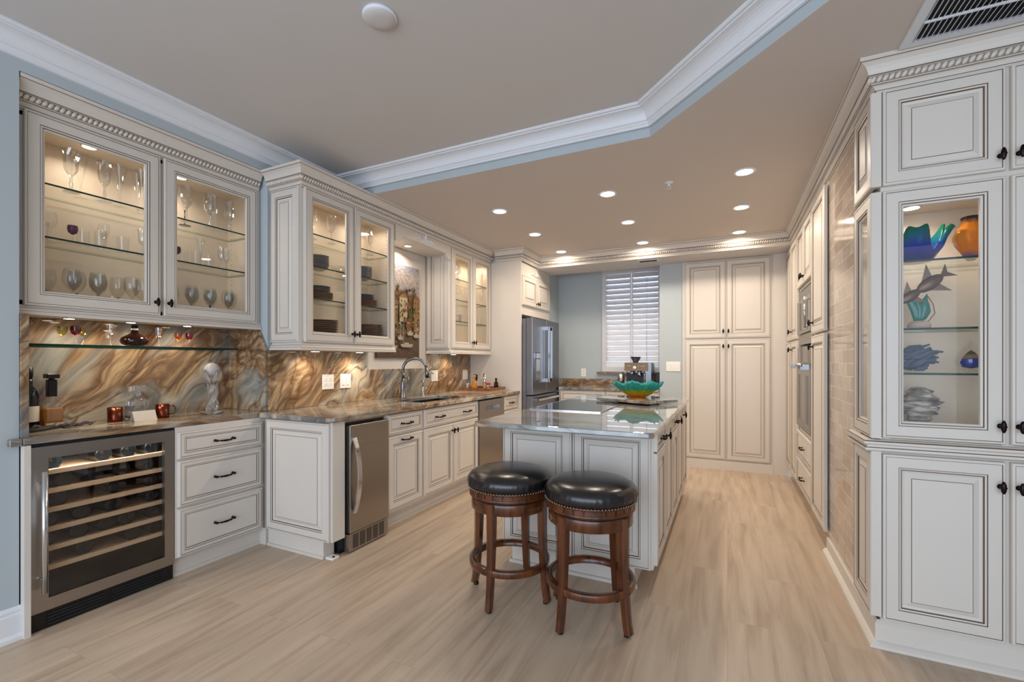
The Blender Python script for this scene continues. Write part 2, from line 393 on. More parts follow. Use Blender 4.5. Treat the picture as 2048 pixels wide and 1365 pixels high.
# back window, sky light comes in through it
wf = MB()
for a, b in (((wx0, 6.31, wz0), (wx0+.04, 6.40, wz1)), ((wx1-.04, 6.31, wz0), (wx1, 6.40, wz1)), ((wx0, 6.31, wz0), (wx1, 6.40, wz0+.04)), ((wx0, 6.31, wz1-.04), (wx1, 6.40, wz1))): wf.box(a, b, 'trimw')
win = struct(wf, 'window_1')
MB().box((wx0+.04, 6.37, wz0+.04), (wx1-.04, 6.374, wz1-.04), 'pane').build('window_pane', win)
MB().rbox((wx0-.07, 6.245, wz0-.025), (wx1+.01, 6.40, wz0), 'marble_wall', .004).build('window_sill', win)

struct(MB().box((WX, 3.108, 1.19), (WX+.0008, 3.977, 2.384), 'niche_paint'), 'wall_niche_paint')

def sweep(mb, path, prof, ztop, default='cream', close_ends=True):
    # path: xy points, outward is to the right of travel; prof: (out, z, material of the strip up to the next point)
    n = len(path); P = [Vector((x, y)) for x, y in path]; mit = []
    for i in range(n):
        ds = []
        if i > 0: ds.append((P[i]-P[i-1]).normalized())
        if i < n-1: ds.append((P[i+1]-P[i]).normalized())
        ns = [Vector((d.y, -d.x)) for d in ds]
        if len(ns) == 1: mit.append(ns[0])
        else: b = (ns[0]+ns[1]).normalized(); mit.append(b/max(b.dot(ns[0]), .2))
    k = len(prof)
    v = [(P[i].x+mit[i].x*d, P[i].y+mit[i].y*d, ztop+z) for i in range(n) for (d, z, _) in prof]
    for i in range(n-1):
        for j in range(k-1):
            mb.add([v[i*k+j], v[(i+1)*k+j], v[(i+1)*k+j+1], v[i*k+j+1]], [(0, 1, 2, 3)], prof[j][2] or default)
    if close_ends:
        for i in (0, n-1):
            mb.add([v[i*k+j] for j in range(k)]+[(P[i].x, P[i].y, ztop)], [tuple(range(k+1)) if i else tuple(range(k, -1, -1))], default)
    return mb
cove = [(.0, -.10, None), (.014, -.10, None), (.014, -.088, None), (.022, -.082, None), (.028, -.074, None), (.036, -.072, None)]
for i in range(7):
    a = i/6*pi/2; cove.append((.036+.062*(1-cos(a)), -.072+.052*sin(a), None))
cove += [(.104, -.020, None), (.104, -.014, None), (.118, -.014, None), (.124, -.008, None), (.124, 0, None)]
struct(sweep(MB(), [(WX, -2.5), (WX, 2.755), (-.415, 2.755), (2.6, -.28)], cove, ZM, 'trimw'), 'trim_1')
# baseboard on the near left wall
bb = [(.0, 0, None), (.03, 0, None), (.03, .018, None), (.018, .03, None), (.018, .115, None), (.012, .122, None), (.014, .135, None), (.004, .15, None), (0, .15, None)]
struct(sweep(MB(), [(WX, -2.5), (WX, NY0+.0), (WX-.01, NY0+.0)], bb, 0, 'trimw'), 'baseboard_left')
bb2 = [(0, 0, None), (.035, 0, None), (.033, .012, None), (.022, .022, None), (.012, .028, None), (.012, .095, None), (.006, .102, None), (0, .102, None)]
struct(sweep(MB(), [(.605, 3.60), (.605, 2.82)], bb2, 0, 'cream'), 'baseboard_right')
struct(MB().box((.46, 5.79, 0), (.60, 5.83, 2.46), 'cream'), 'trim_2')

# ------------------------------------------------------------ cabinet crown with rope bead
def crown_prof(s=1.0):
    return [(.0, -.135*s, None), (.006, -.135*s, None), (.006, -.126*s, 'glaze'), (.010, -.125*s, None), (.014, -.118*s, None), (.020, -.110*s, None), (.026, -.108*s, 'glaze'),
            (.028, -.105*s, None), (.030, -.102*s, None), (.030, -.072*s, None), (.040, -.070*s, 'glaze'), (.043, -.067*s, None),
            (.044, -.060*s, None), (.048, -.046*s, None), (.056, -.032*s, None), (.068, -.022*s, None), (.074, -.019*s, 'glaze'), (.076, -.016*s, None), (.080, -.012*s, None), (.080, 0, None)]
def crown(path, label, name='crown_moulding', pitch=.0215):
    mb = MB(); sweep(mb, path, crown_prof(), ZL-.001)
    o = mb.build(name); tag(o, label, 'moulding', 'rope bead crown mouldings on the cabinets')
    rp = MB(); P = [Vector(p) for p in path]
    zc = ZL-.087
    for i in range(len(P)-1):
        d = (P[i+1]-P[i]); L = d.length; d.normalize(); nn = Vector((d.y, -d.x))
        e0 = e1 = 0
        if i > 0: e0 = .034 if (P[i]-P[i-1]).normalized().cross(d) > 0 else -.034
        if i < len(P)-2: e1 = .034 if d.cross((P[i+2]-P[i+1]).normalized()) > 0 else -.034
        n = max(1, int((L+e0+e1)/pitch))
        for k in range(n):
            c = P[i]+d*(-e0+(L+e0+e1)*(k+.5)/n)+nn*.033
            X = Vector((d.x, d.y, 0)); Y = Vector((nn.x, nn.y, 0)); Z = Vector((0, 0, 1)); 
            A = (X*.55+Z*.83).normalized(); B = (X*.83-Z*.55).normalized()
            R = Matrix(((A.x, B.x, Y.x, c.x), (A.y, B.y, Y.y, c.y), (A.z, B.z, Y.z, zc), (0, 0, 0, 1)))
            rp.sphere((0, 0, 0), 1, 'cream', 8, (.0175, .0098, .010), T=R)
    # dark ground behind the beads
    prof = [(.0315, -.102, 'rope_ground'), (.0315, -.072, 'rope_ground')]
    sweep(rp, path, prof, ZL-.001, 'rope_ground', False)
    rp.build('rope_bead', o)
    return o
crown([(-3.01, NY0+.005), (-3.01, 2.10)], 'cream rope-bead crown moulding above the bar wall cabinet in the niche')
crown([(-2.935, 2.15), (-2.62, 2.15), (-2.62, 4.86)], 'long cream rope-bead crown moulding wrapping the glass cabinets above the sink counter')
crown([(-2.54, 4.86), (-2.21, 4.86), (-2.21, 5.40)], 'cream rope-bead crown moulding on top of the refrigerator enclosure')
crown([(-2.21, 5.40), (.605, 5.40)], 'cream rope-bead crown moulding along the far ceiling beam')
crown([(.605, 5.40), (.605, 2.52), (1.42, 2.52)], 'cream rope-bead crown moulding over the tall right-hand cabinets and tile')

# ------------------------------------------------------------ doors, drawers, handles (thing-local frame: x along the front, -y towards the room)
def rings(mb, x0, z0, x1, z1, prof, fill='cream', m0='cream'):
    # prof: (inset, y, material of strip leading here)
    prev = None
    for (i, y, m) in prof:
        cur = [(x0+i, y, z0+i), (x1-i, y, z0+i), (x1-i, y, z1-i), (x0+i, y, z1-i)]
        if prev:
            for a in range(4):
                b = (a+1) % 4; mb.add([prev[a], prev[b], cur[b], cur[a]], [(0, 1, 2, 3)], m or 'cream')
        prev = cur
    if fill: mb.add(prev, [(0, 1, 2, 3)], fill)
    return prev
G = 'glaze'
def pf(kind, s, y):
    f = lambda l: [(a*s, y+b, m) for a, b, m in l]
    outer = [(0, 0, None), (0, -.017, None), (.003, -.021, None), (.010, -.022, None), (.0104, -.0195, G), (.0118, -.0195, G), (.013, -.021, None)]
    if kind == 'raised':
        return f(outer+[(.054, -.021, None), (.0546, -.018, G), (.0562, -.018, G), (.058, -.020, None), (.063, -.018, None), (.0655, -.014, G), (.0675, -.0125, G), (.073, -.010, None), (.078, -.009, None), (.098, -.017, None), (.0985, -.0185, G), (.1003, -.0185, G), (.101, -.018, None)])
    if kind == 'glass':
        return f(outer+[(.054, -.021, None), (.0546, -.018, G), (.0562, -.018, G), (.058, -.020, None), (.064, -.018, None), (.0655, -.014, G), (.067, -.013, G), (.074, -.010, None), (.076, 0, None), (.055, 0, None), (0, 0, None)])
    return f(outer+[(.030, -.021, None), (.0305, -.018, G), (.0322, -.018, G), (.034, -.020, None), (.039, -.018, None), (.0405, -.015, G), (.0425, -.015, G), (.048, -.017, None)])
def knob(parent, x, y, z):
    mb = MB(); mb.cyl((x, y, z), (x, y-.022, z), .0055, 'bronze', 8)
    mb.lathe([(.001, 0), (.011, .001), (.0065, .006)], 'bronze', 10, T=Matrix.Translation((x, y, z)) @ Matrix.Rotation(pi/2, 4, 'X'))
    mb.sphere((x, y-.026, z), 1, 'bronze', 12, (.0095, .008, .026)); mb.sphere((x, y-.026, z), 1, 'bronze', 10, (.0115, .0095, .008))
    return mb.build('handle', parent)
def pull(parent, x, y, z, L=.11):
    mb = MB(); h = L/2
    for s in (-1, 1):
        mb.lathe([(.009, 0), (.008, .004), (.0045, .006), (.0045, .018)], 'bronze', 10, T=Matrix.Translation((x+s*h, y, z)) @ Matrix.Rotation(pi/2, 4, 'X'))
        mb.sphere((x+s*h, y-.021, z), .0085, 'bronze', 10)
    pts = [(x+h*t, y-.021-.006*(1-t*t), z-.004*(1-t*t)) for t in [i/8 for i in range(-8, 9)]]
    mb.tube(pts, [.0038+.0030*max(0, 1-(abs(i)/4.0)**2) if abs(i) < 4 else .0038 for i in range(-8, 9)], 'bronze', 8)
    for s in (-1, 1): mb.sphere((x+s*h*.52, y-.026, z-.003), .0068, 'bronze', 8)
    return mb.build('handle', parent)
def door(t, x0, z0, x1, z1, y=0, kind='raised', knobat=None, pullat=None, name='door', s=1.0, label=None):
    mb = MB(); w = min(x1-x0, z1-z0)
    if kind == 'raised' and w < .26: s = s*w/.28
    if kind == 'drawer' and w < .13: s = s*w/.14
    rings(mb, x0, z0, x1, z1, pf(kind, s, y), fill=None if kind == 'glass' else 'cream')
    if kind != 'glass': mb.add([(x0, y, z0), (x1, y, z0), (x1, y, z1), (x0, y, z1)], [(3, 2, 1, 0)], 'cream')
    o = mb.build(name, t)
    if kind == 'glass':
        i = .072*s; p = MB().box((x0+i, y-.009, z0+i), (x1-i, y-.006, z1-i), 'pane').build('glass_pane', o)
    if knobat: knob(o, knobat[0], y-.021, knobat[1])
    for pa in (pullat or []): pull(o, pa[0], y-.021, pa[1], *(pa[2:]))
    return o
def carcass(t, x0, x1, z0, z1, d, hollow=None, y=0, mat='cream', stiles=(), th=.018, frame=.02, pins=None, cap=0):
    mb = MB()
    if not hollow: mb.box((x0, y, z0), (x1, y+d, z1), mat); return mb.build('body', t)
    mb.box((x0, y, z0), (x0+th, y+d, z1), mat); mb.box((x1-th, y, z0), (x1, y+d, z1), mat)
    mb.box((x0+th, y, z0), (x1-th, y+d, z0+th), mat); mb.box((x0+th, y, z1-th), (x1-th, y+d, z1), mat)
    e = .0015
    mb.box((x0+th, y+d-.012, z0+th), (x1-th, y+d, z1-th), 'cream_in')
    mb.box((x0+th, y+.02, z0+th), (x0+th+e, y+d-.012, z1-th), 'cream_in'); mb.box((x1-th-e, y+.02, z0+th), (x1-th, y+d-.012, z1-th), 'cream_in')
    mb.box((x0+th, y+.02, z0+th), (x1-th, y+d-.012, z0+th+e), 'cream_in'); mb.box((x0+th, y+.02, z1-th-e), (x1-th, y+d-.012, z1-th), 'cream_in')
    for (a, b) in stiles: a, b = max(a, x0+th), min(b, x1-th); mb.box((a, y, z0+th), (b, y+.02, z1-th), mat)
    if pins: pegs(mb, *pins)
    if cap: mb.box((x0, y, z1+.0005), (x1, y+d, z1+cap), mat)
    mb.box((x0+th, y, z0+th), (x1-th, y+.02, z0+th+frame), mat); mb.box((x0+th, y, z1-th-frame), (x1-th, y+.02, z1-th), mat)
    return mb.build('body', t)
def pegs(mb, xs, ys, z0, z1, n):
    for x in xs:
        for y in ys:
            for k in range(n): mb.box((x-.002, y-.002, z0+(z1-z0)*k/(n-1)-.002), (x+.002, y+.002, z0+(z1-z0)*k/(n-1)+.002), 'glaze')
def gshelf(t, x0, x1, y0, y1, z, th=.009, name='glass_shelf'):
    mb = MB(); mb.add([(x0,y0,z),(x1,y0,z),(x1,y1,z),(x0,y1,z),(x0,y0,z+th),(x1,y0,z+th),(x1,y1,z+th),(x0,y1,z+th)], [(4,5,6,7)], 'shelfglass')
    mb.add([(x0,y0,z),(x1,y0,z),(x1,y1,z),(x0,y1,z),(x0,y0,z+th),(x1,y0,z+th),(x1,y1,z+th),(x0,y1,z+th)], [(0,1,5,4)], 'edge')
    mb.add([(x0,y0,z),(x1,y0,z),(x1,y1,z),(x0,y1,z),(x0,y0,z+th),(x1,y0,z+th),(x1,y1,z+th),(x0,y1,z+th)], [(1,2,6,5),(2,3,7,6),(3,0,4,7)], 'edge_soft')
    return mb.build(name, t)
def puck(t, x, y, z, power, r=.03):
    mb = MB(); mb.lathe([(r+.006, 0), (r+.006, -.004), (r, -.006)], 'chrome', 20, c=(x, y, z)); mb.lathe([(r, -.0065), (.0005, -.0065)], 'emitp', 20, c=(x, y, z))
    o = mb.build('puck_light', t)
    lamp(t, (x, y, z-.012), power, r*1.8); return o
def lightrail(mb, x0, x1, y0, z, ends=True, h=.05, dright=None, dleft=None):
    # stepped moulding under wall cabinets (front and ends)
    for (o, a, b, m) in ((.004, .0, .010, 'cream'), (.012, .010, .012, G), (.014, .012, .030, 'cream'), (.018, .030, .032, G), (.022, .032, h, 'cream')):
        pass
D1 = .35
RZL = pi/2     # left-hand cabinets: local x -> world +y, local -y -> world +x
def sideprof(): return [(.022, 0, None), (.022, .016, G), (.018, .018, None), (.018, .020, None), (.012, .030, None), (.010, .032, G), (.010, .034, None), (.004, .046, None), (.0, .048, None)]

# ---- bar wall cabinet (niche) : local origin at (x=-3.01, y=.89)
UB = thing('wall_cabinet', 'cream wall cabinet with two glass doors over the bar counter, full of stemware', 'cabinet', (-3.01, .89, 1.49), RZL)
L = NY1-.89-.004
carcass(UB, 0, L, .03, .982, .34, hollow=True, cap=.128, stiles=((0, .04), (.585, .63), (L-.04, L)), pins=((L-.0205,), (.12, .28), .15, .93, 22))
rl = MB(); sweep(rl, [(0, 0), (L, 0)], sideprof(), .0); rl.box((0, 0, 0), (L, .02, .03), 'cream'); rl.box((0, .02, .012), (L, .34, .03), 'cream_in'); rl.build('light_rail', UB)
door(UB, .03, .045, .597, .975, kind='glass', knobat=(.572, .12), name='door')
door(UB, .615, .045, 1.195, .975, kind='glass', knobat=(.640, .12), name='door')
for z in (.655, .39): gshelf(UB, .022, L-.022, .035, .31, z)
puck(UB, .34, .16, .962, PUCK_W); puck(UB, .80, .16, .962, PUCK_W)
for (x, y) in ((.27, .20), (.55, .20), (.86, .20), (.34, .07), (.62, .07)): puck(UB, x, y, .012, UNDER_W*.55, .022)

# ---- wall cabinets over the sink counter: origin (-2.63, 2.14)
UC = thing('wall_cabinet', 'cream glass-door wall cabinet left of the painting, holding plates and goblets', 'cabinet', (-2.63, 2.15, 1.345), RZL)
LC = .955
carcass(UC, 0, LC, .035, 1.147, .29, hollow=True, cap=.108, stiles=((0, .03), (.455, .49), (LC-.03, LC)), pins=((LC-.0205,), (.07, .24), .15, 1.05, 26))
r = MB(); sweep(r, [(0, .29), (0, 0), (LC, 0)], sideprof(), 0); r.box((0, 0, .0), (LC, .29, .035), 'cream'); r.build('light_rail', UC)
door(UC, .02, .055, .47, 1.12, kind='glass', knobat=(.448, .13)); door(UC, .478, .055, .94, 1.12, kind='glass', knobat=(.50, .13))
for z in (.825, .595, .365): gshelf(UC, .022, LC-.022, .03, .27, z)
puck(UC, .24, .13, 1.127, PUCK_W); puck(UC, .74, .13, 1.127, PUCK_W)
puck(UC, .25, .15, -.001, UNDER_W); puck(UC, .7, .15, -.001, UNDER_W)
# decorated end panel (faces the camera)
ep = MB(); T = Matrix.Rotation(-pi/2, 4, 'Z')
def endpanel(t, w, z0, z1, x, flip=False, y0=.0, name='end_panel', lift=.0, kind='raised', thick=1.0, parent_y=0):
    # panel on the local -x side of a thing, facing -x ; spans local y from y0 to y0+w
    mb = MB(); rings(mb, 0, z0, w, z1, pf(kind, min(1, w/.27), 0), fill=None if kind == 'glass' else 'cream')
    TT = Matrix.Translation((x, y0+w, 0)) @ Matrix.Rotation(-pi/2, 4, 'Z')
    mb.v = [tuple(TT @ Vector(v)) for v in mb.v]
    o = mb.build(name, t)
    if kind == 'glass':
        q = MB().box((.07, -.009, z0+.07), (w-.07, -.006, z1-.07), 'pane'); q.v = [tuple(TT @ Vector(v)) for v in q.v]; q.build('glass_pane', o)
    return o
endpanel(UC, .285, .055, 1.12, 0, y0=.002)

UD = thing('wall_cabinet', 'cream glass-door wall cabinet right of the painting, beside the refrigerator panel', 'cabinet', (-2.63, 3.98, 1.345), RZL)
LD = .878
carcass(UD, 0, LD, .035, 1.147, .29, hollow=True, cap=.108, stiles=((0, .03), (.425, .455), (LD-.03, LD)))
r = MB(); sweep(r, [(0, .29), (0, 0), (LD, 0)], sideprof(), 0); r.box((0, 0, .0), (LD, .29, .035), 'cream'); r.build('light_rail', UD)
door(UD, .02, .055, .445, 1.12, kind='glass', knobat=(.424, .13)); door(UD, .451, .055, .87, 1.12, kind='glass', knobat=(.473, .13))
for z in (.81, .585, .35): gshelf(UD, .022, LD-.022, .03, .27, z)
puck(UD, .38, .13, 1.127, PUCK_W); puck(UD, .72, .13, 1.127, PUCK_W); puck(UD, .3, .15, -.001, UNDER_W)
endpanel(UD, .285, .055, 1.12, 0, y0=.002)
# valance between them
VA = thing('valance', 'cream arched valance with carved scroll ornament bridging the two wall cabinets over the sink', 'valance', (-2.63, 3.107, 0), RZL)
vw = .87; pts = [(0, 2.60), (0, 2.325), (.045, 2.325), (.05, 2.335), (.058, 2.345), (.07, 2.352), (.085, 2.372), (.11, 2.380)]
pts = pts+[(vw/2, 2.385)]+[(vw-x, z) for x, z in reversed(pts)]
vm = MB(); n = len(pts); pv = [(x, -.015, z) for x, z in pts]+[(x, .01, z) for x, z in pts]
vm.add(pv, [tuple(range(n)), tuple(range(2*n-1, n-1, -1))]+[(i, n+i, n+(i+1) % n, (i+1) % n) for i in range(n)], 'cream')
vm.build('board', VA)
MB().box((0.002, .012, 2.385), (vw-.002, .29, 2.40), 'cream').build('top_panel', VA)
def scroll(t, x, y, z, s=1.0, name='scroll_ornament'):
    mb = MB()
    def spiral(cx, cz, r, dirn, a0, turns=1.3, r0=.006):
        pts = []; rs = []
        for i in range(22):
            f = i/21; a = a0+dirn*2*pi*turns*f; rr = r*(1-.82*f)*s
            pts.append((x+cx*s+rr*cos(a), y, z+cz*s+rr*sin(a))); rs.append(max(.0015, r0*s*(1-.5*f)))
        mb.tube(pts, rs, 'trimw', 6)
    for d in (-1, 1):
        spiral(d*.035, .0, .026, d, pi/2 if d > 0 else pi/2, 1.3)
        mb.tube([(x+d*.05*s, y, z+.012*s), (x+d*.085*s, y, z-.006*s), (x+d*.12*s, y, z-.002*s), (x+d*.16*s, y, z-.014*s)], [.007*s, .006*s, .005*s, .002*s], 'trimw', 6)
        for k in range(4): mb.sphere((x+d*(.075+.02*k)*s, y, z+(.006-.004*k)*s), 1, 'trimw', 8, (.011*s, .005*s, .006*s))
    mb.sphere((x, y, z+.028*s), 1, 'trimw', 10, (.016*s, .008*s, .022*s)); mb.sphere((x, y, z), 1, 'trimw', 8, (.01*s, .007*s, .014*s))
    return mb.build(name, t)
scroll(VA, vw/2, -.018, 2.425, 1.15)
puck(VA, vw/2-.05, .16, 2.384, UNDER_W*2.2)

# ---- niche marble lining and bar shelf
mz = .9145
tag(MB().box((-3.354, .915, mz), (-3.334, 2.10, 1.50), 'marble_wall').build('backsplash', bevel=.001), 'brown and grey veined quartzite backsplash at the back of the bar niche', 'backsplash', 'quartzite backsplash slabs')
tag(MB().box((-3.354, .887, mz), (WX+.012, .914, 1.488), 'marble_wall').build('backsplash', bevel=.001), 'narrow quartzite slab edge lining the near left side of the bar niche', 'backsplash', 'quartzite backsplash slabs')
pl = [(-3.334, mz), (WX+.004, mz), (WX+.004, 1.365), (-3.005, 1.497), (-3.334, 1.497)]
mb = MB(); n = len(pl); v = [(x, 2.100, z) for x, z in pl]+[(x, 2.1195, z) for x, z in pl]
mb.add(v, [tuple(range(n)), tuple(range(2*n-1, n-1, -1))]+[(i, n+i, n+(i+1) % n, (i+1) % n) for i in range(n)], 'marble_wall')
tag(mb.build('backsplash', bevel=.001), 'quartzite slab with clipped top corner on the right side of the bar niche', 'backsplash', 'quartzite backsplash slabs')
gs = MB(); x0, x1, y0, y1, z = -3.33, -3.10, .93, 2.02, 1.346
gs.box((x0, y0, z), (x1, y1, z+.009), 'edge'); o = None
gs = MB()
vv = [(x0,y0,z),(x1,y0,z),(x1,y1,z),(x0,y1,z),(x0,y0,z+.01),(x1,y0,z+.01),(x1,y1,z+.01),(x0,y1,z+.01)]
gs.add(vv, [(4,5,6,7)], 'shelfglass').add(vv, [(0,1,5,4),(1,2,6,5),(2,3,7,6),(3,0,4,7)], 'edge')
tag(gs.build('glass_shelf'), 'long green-edged glass shelf across the bar niche carrying small coloured glasses', 'shelf')

# backsplash behind the sink counter, one stepped slab
pl = [(2.1205, mz), (4.858, mz), (4.858, 1.344), (3.975, 1.344), (3.975, 1.19), (3.06, 1.19), (3.06, 1.344), (2.1205, 1.344)]
mb = MB(); n = len(pl)
v = [(-2.905, y, z) for y, z in pl]+[(-2.929, y, z) for y, z in pl]
mb.add(v, [(0, 1, 4, 5), (1, 2, 3, 4), (5, 6, 7, 0)], 'marble_wall_warm').add(v, [(i, n+i, n+(i+1) % n, (i+1) % n) for i in range(n)], 'marble_wall_warm')
tag(mb.build('backsplash'), 'stepped brown veined quartzite backsplash behind the sink, faucet and light switches', 'backsplash', 'quartzite backsplash slabs')

# ---- worktops
def slab(name, cells, z0, z1, mat, r=.006):
    import bmesh
    bm = bmesh.new(); vd = {}
    def V(x, y):
        k = (round(x, 4), round(y, 4))
        if k not in vd: vd[k] = bm.verts.new((x, y, z0))
        return vd[k]
    for poly in cells: bm.faces.new([V(x, y) for x, y in poly])
    ret = bmesh.ops.extrude_face_region(bm, geom=bm.faces[:])
    for e in ret['geom']:
        if isinstance(e, bmesh.types.BMVert): e.co.z = z1
    bmesh.ops.recalc_face_normals(bm, faces=bm.faces[:])
    me = bpy.data.meshes.new(name); bm.to_mesh(me); bm.free(); me.materials.append(M[mat])
    o = bpy.data.objects.new(name, me); COL.objects.link(o)
    b = o.modifiers.new('bevel', 'BEVEL'); b.width = r; b.segments = 3; b.limit_method = 'ANGLE'; b.angle_limit = radians(40)
    return o
sx0, sx1, sy0, sy1 = -2.70, -2.345, 3.13, 3.86
Y = [2.03, 2.12, sy0, sy1, 4.858]; X = [-2.905, sx0, sx1, -2.22]
cells = [[(-3.334, .914), (-2.905, .914), (-2.905, 2.03), (-3.334, 2.03)], [(-3.334, 2.03), (-2.905, 2.03), (-2.905, 2.10), (-3.334, 2.10)], [(-2.905, .845), (-2.895, .845), (-2.895, .914), (-2.905, .914)], [(-2.905, .914), (-2.895, .914), (-2.895, 2.03), (-2.905, 2.03)]]
cells = [[(-3.334, .845), (-2.895, .845), (-2.895, 2.03), (-3.334, 2.03)], [(-3.334, 2.03), (-2.905, 2.03), (-2.905, 2.10), (-3.334, 2.10)]]
tag(slab('countertop', [[(-3.334, .888), (-2.895, .888), (-2.895, 2.03), (-2.904, 2.03), (-2.904, 2.10), (-3.334, 2.10)]], .882, .9142, 'marble_top'), 'veined quartzite worktop of the bar niche above the wine cooler', 'countertop', 'quartzite worktops')
tag(slab('countertop', [[(-2.904, 2.03), (-2.26, 2.03), (-2.22, 2.07), (-2.22, sy0), (-2.904, sy0)][::1], [(-2.904, sy0), (sx0, sy0), (sx0, sy1), (-2.904, sy1)], [(sx1, sy0), (-2.22, sy0), (-2.22, sy1), (sx1, sy1)], [(-2.904, sy1), (-2.22, sy1), (-2.22, 4.858), (-2.904, 4.858)]][:0] or [
    [(-2.904, 2.03), (-2.26, 2.03), (-2.22, 2.07), (-2.22, sy0), (sx1, sy0), (sx0, sy0), (-2.904, sy0)],
    [(-2.904, sy0), (sx0, sy0), (sx0, sy1), (-2.904, sy1)], [(sx1, sy0), (-2.22, sy0), (-2.22, sy1), (sx1, sy1)],
    [(-2.904, sy1), (sx0, sy1), (sx1, sy1), (-2.22, sy1), (-2.22, 4.857), (-2.904, 4.857)]], .880, .914, 'marble_top'), 'long glossy brown quartzite worktop with the sink cut into it', 'countertop', 'quartzite worktops')
# worktop end that laps over the near left wall
tag(MB().rbox((WX+.001, .845, .882), (-2.895, .886, .914), 'marble_top', .003).build('countertop_return'), 'short end of the bar worktop lapping onto the blue wall', 'countertop')
# sink
SK = thing('sink', 'undermount stainless steel sink below the gooseneck faucet', 'sink', ((sx0+sx1)/2, (sy0+sy1)/2, .70))
a, b = (sx1-sx0)/2+.012, (sy1-sy0)/2+.012
mb = MB(); z0_, z1_ = 0, .179
mb.add([(-a,-b,z0_),(a,-b,z0_),(a,b,z0_),(-a,b,z0_),(-a,-b,z1_),(a,-b,z1_),(a,b,z1_),(-a,b,z1_)], [(0,1,2,3),(0,4,5,1),(1,5,6,2),(2,6,7,3),(3,7,4,0)], 'sinksteel'); mb.build('basin', SK)
MB().lathe([(.045, .001), (.045, .004), (.03, .002), (.001, .002)], 'chrome', 16).build('drain', SK)

# ---- base cabinets: bar
BX = -2.90
WF = thing('wine_cooler', 'stainless under-counter wine cooler with tinted glass door and beech shelves', 'wine cooler', (BX, .912, 0), RZL)
w = .598
mb = MB(); mb.box((0, .03, .0), (w, .43, .02), 'black'); mb.box((0, .03, .85), (w, .43, .868), 'black'); mb.box((0, .03, .02), (.02, .43, .85), 'black'); mb.box((w-.02, .03, .02), (w, .43, .85), 'black'); mb.box((.02, .41, .02), (w-.02, .43, .85), 'tin')
mb.box((.02, .03, .09), (w-.02, .41, .10), 'tin'); mb.box((0, .0, .868), (w, .03, .879), 'black'); mb.build('body', WF)
mb = MB(); mb.box((0, .012, .003), (w, .03, .085), 'black')
for (xa, xb) in ((.06, .28), (.31, .54)):
    for k in range(4): mb.box((xa, .006, .018+.015*k), (xb, .012, .024+.015*k), 'tin')
mb.build('kick_grille', WF)
mb = MB(); D0, D1_ = -.001, .028
for a_, b_ in (((0, D0, .09), (.062, D1_, .866)), ((w-.048, D0, .09), (w, D1_, .866)), ((.062, D0, .09), (w-.048, D1_, .147)), ((.062, D0, .808), (w-.048, D1_, .866))): mb.box(a_, b_, 'steel')
dd = mb.build('door', WF)
MB().box((.062, .008, .147), (w-.048, .012, .808), 'fridgepane').build('glass_pane', dd)
mb = MB(); mb.cyl((.034, -.045, .19), (.034, -.045, .755), .0105, 'chrome', 14)
for zz in (.25, .695): mb.cyl((.034, -.045, zz), (.034, 0, zz), .006, 'chrome', 8)
mb.build('handle', dd)
SHZ = [.735, .643, .551, .459, .367, .275]
for z in SHZ:
    mb = MB(); mb.box((.03, .035, z-.011), (w-.03, .055, z+.011), 'shelfwood'); mb.box((.03, .055, z-.006), (w-.03, .40, z-.001), 'shelfwood')
    mb.build('shelf', WF)
MB().box((.05, .034, .838), (w-.05, .046, .846), 'emitp').build('added_glow_strip', WF)  # added glowing strip, put in only to brighten the cooler interior
ll = lamp(WF, (w/2, .045, .835), 2.2, .1, (1, .9, .8)); ll.data.shape = 'RECTANGLE'; ll.data.size = .5; ll.data.size_y = .03; ll.rotation_euler = (radians(4), 0, 0)  # added lamp that lifts the shelf fronts behind the door
# wine bottles lying on the shelves, each a thing
wbm = MB(); T = Matrix.Rotation(-pi/2, 4, 'Y')      # axis along -x (neck to the back)
wbm.lathe([(.004, .012), (.022, .004), (.034, .0), (.0375, .004), (.0375, .19), (.030, .22), (.014, .245), (.0135, .29), (.0001, .29)], 'bottle', 20, T=T)
wb0 = None
rows = [(0, [.10, .30, .41, .52]), (1, [.14, .26, .38, .50]), (2, [.12, .36, .52]), (3, [.09, .21, .34, .53]), (4, [.08, .20, .31, .40, .53]), (5, [.07, .22, .43, .54]), ]
onn = ['leftmost', 'second from left', 'third from left', 'fourth from left', 'fifth from left', 'sixth from left', 'seventh from left', 'eighth from left', 'ninth from left']
ron = ['top', 'second', 'third', 'fourth', 'fifth', 'lowest']
for ri, xs in rows:
    for k, x in enumerate(xs):
        loc = (BX-.068, .912+x, SHZ[ri]+.0385)
        lb = 'dark wine bottle on the %s beech shelf of the wine cooler, %s' % (ron[ri], onn[k])
        if wb0 is None: wb0 = wbm.build('wine_bottle', loc=loc); tag(wb0, lb, 'bottle', 'wine bottles in the cooler')
        else: dup(wb0, loc, label=lb)

BD = thing('base_cabinet', 'cream base cabinet with three stacked drawers between wine cooler and corner', 'cabinet', (BX, 1.515, 0), RZL)
w = .60
carcass(BD, 0, w, .115, .880, .43)
MB().box((0, .035, 0), (w, .05, .115), 'cream').box((0, .026, 0), (w, .035, .02), 'cream').build('toe_kick', BD)
for z0, z1 in ((.695, .850), (.415, .680), (.122, .400)):
    door(BD, .010, z0, .535, z1, kind='drawer', pullat=[(.27, (z0+z1)/2)], name='drawer')
MB().box((.548, -.03, 0), (.598, .04, .115), 'cream').build('corner_foot', BD)
tag(MB().box((-2.925, .888, 0), (-2.885, .910, .880), 'cream').build('filler_strip'), 'narrow cream filler strip between blue wall and wine cooler', 'trim')

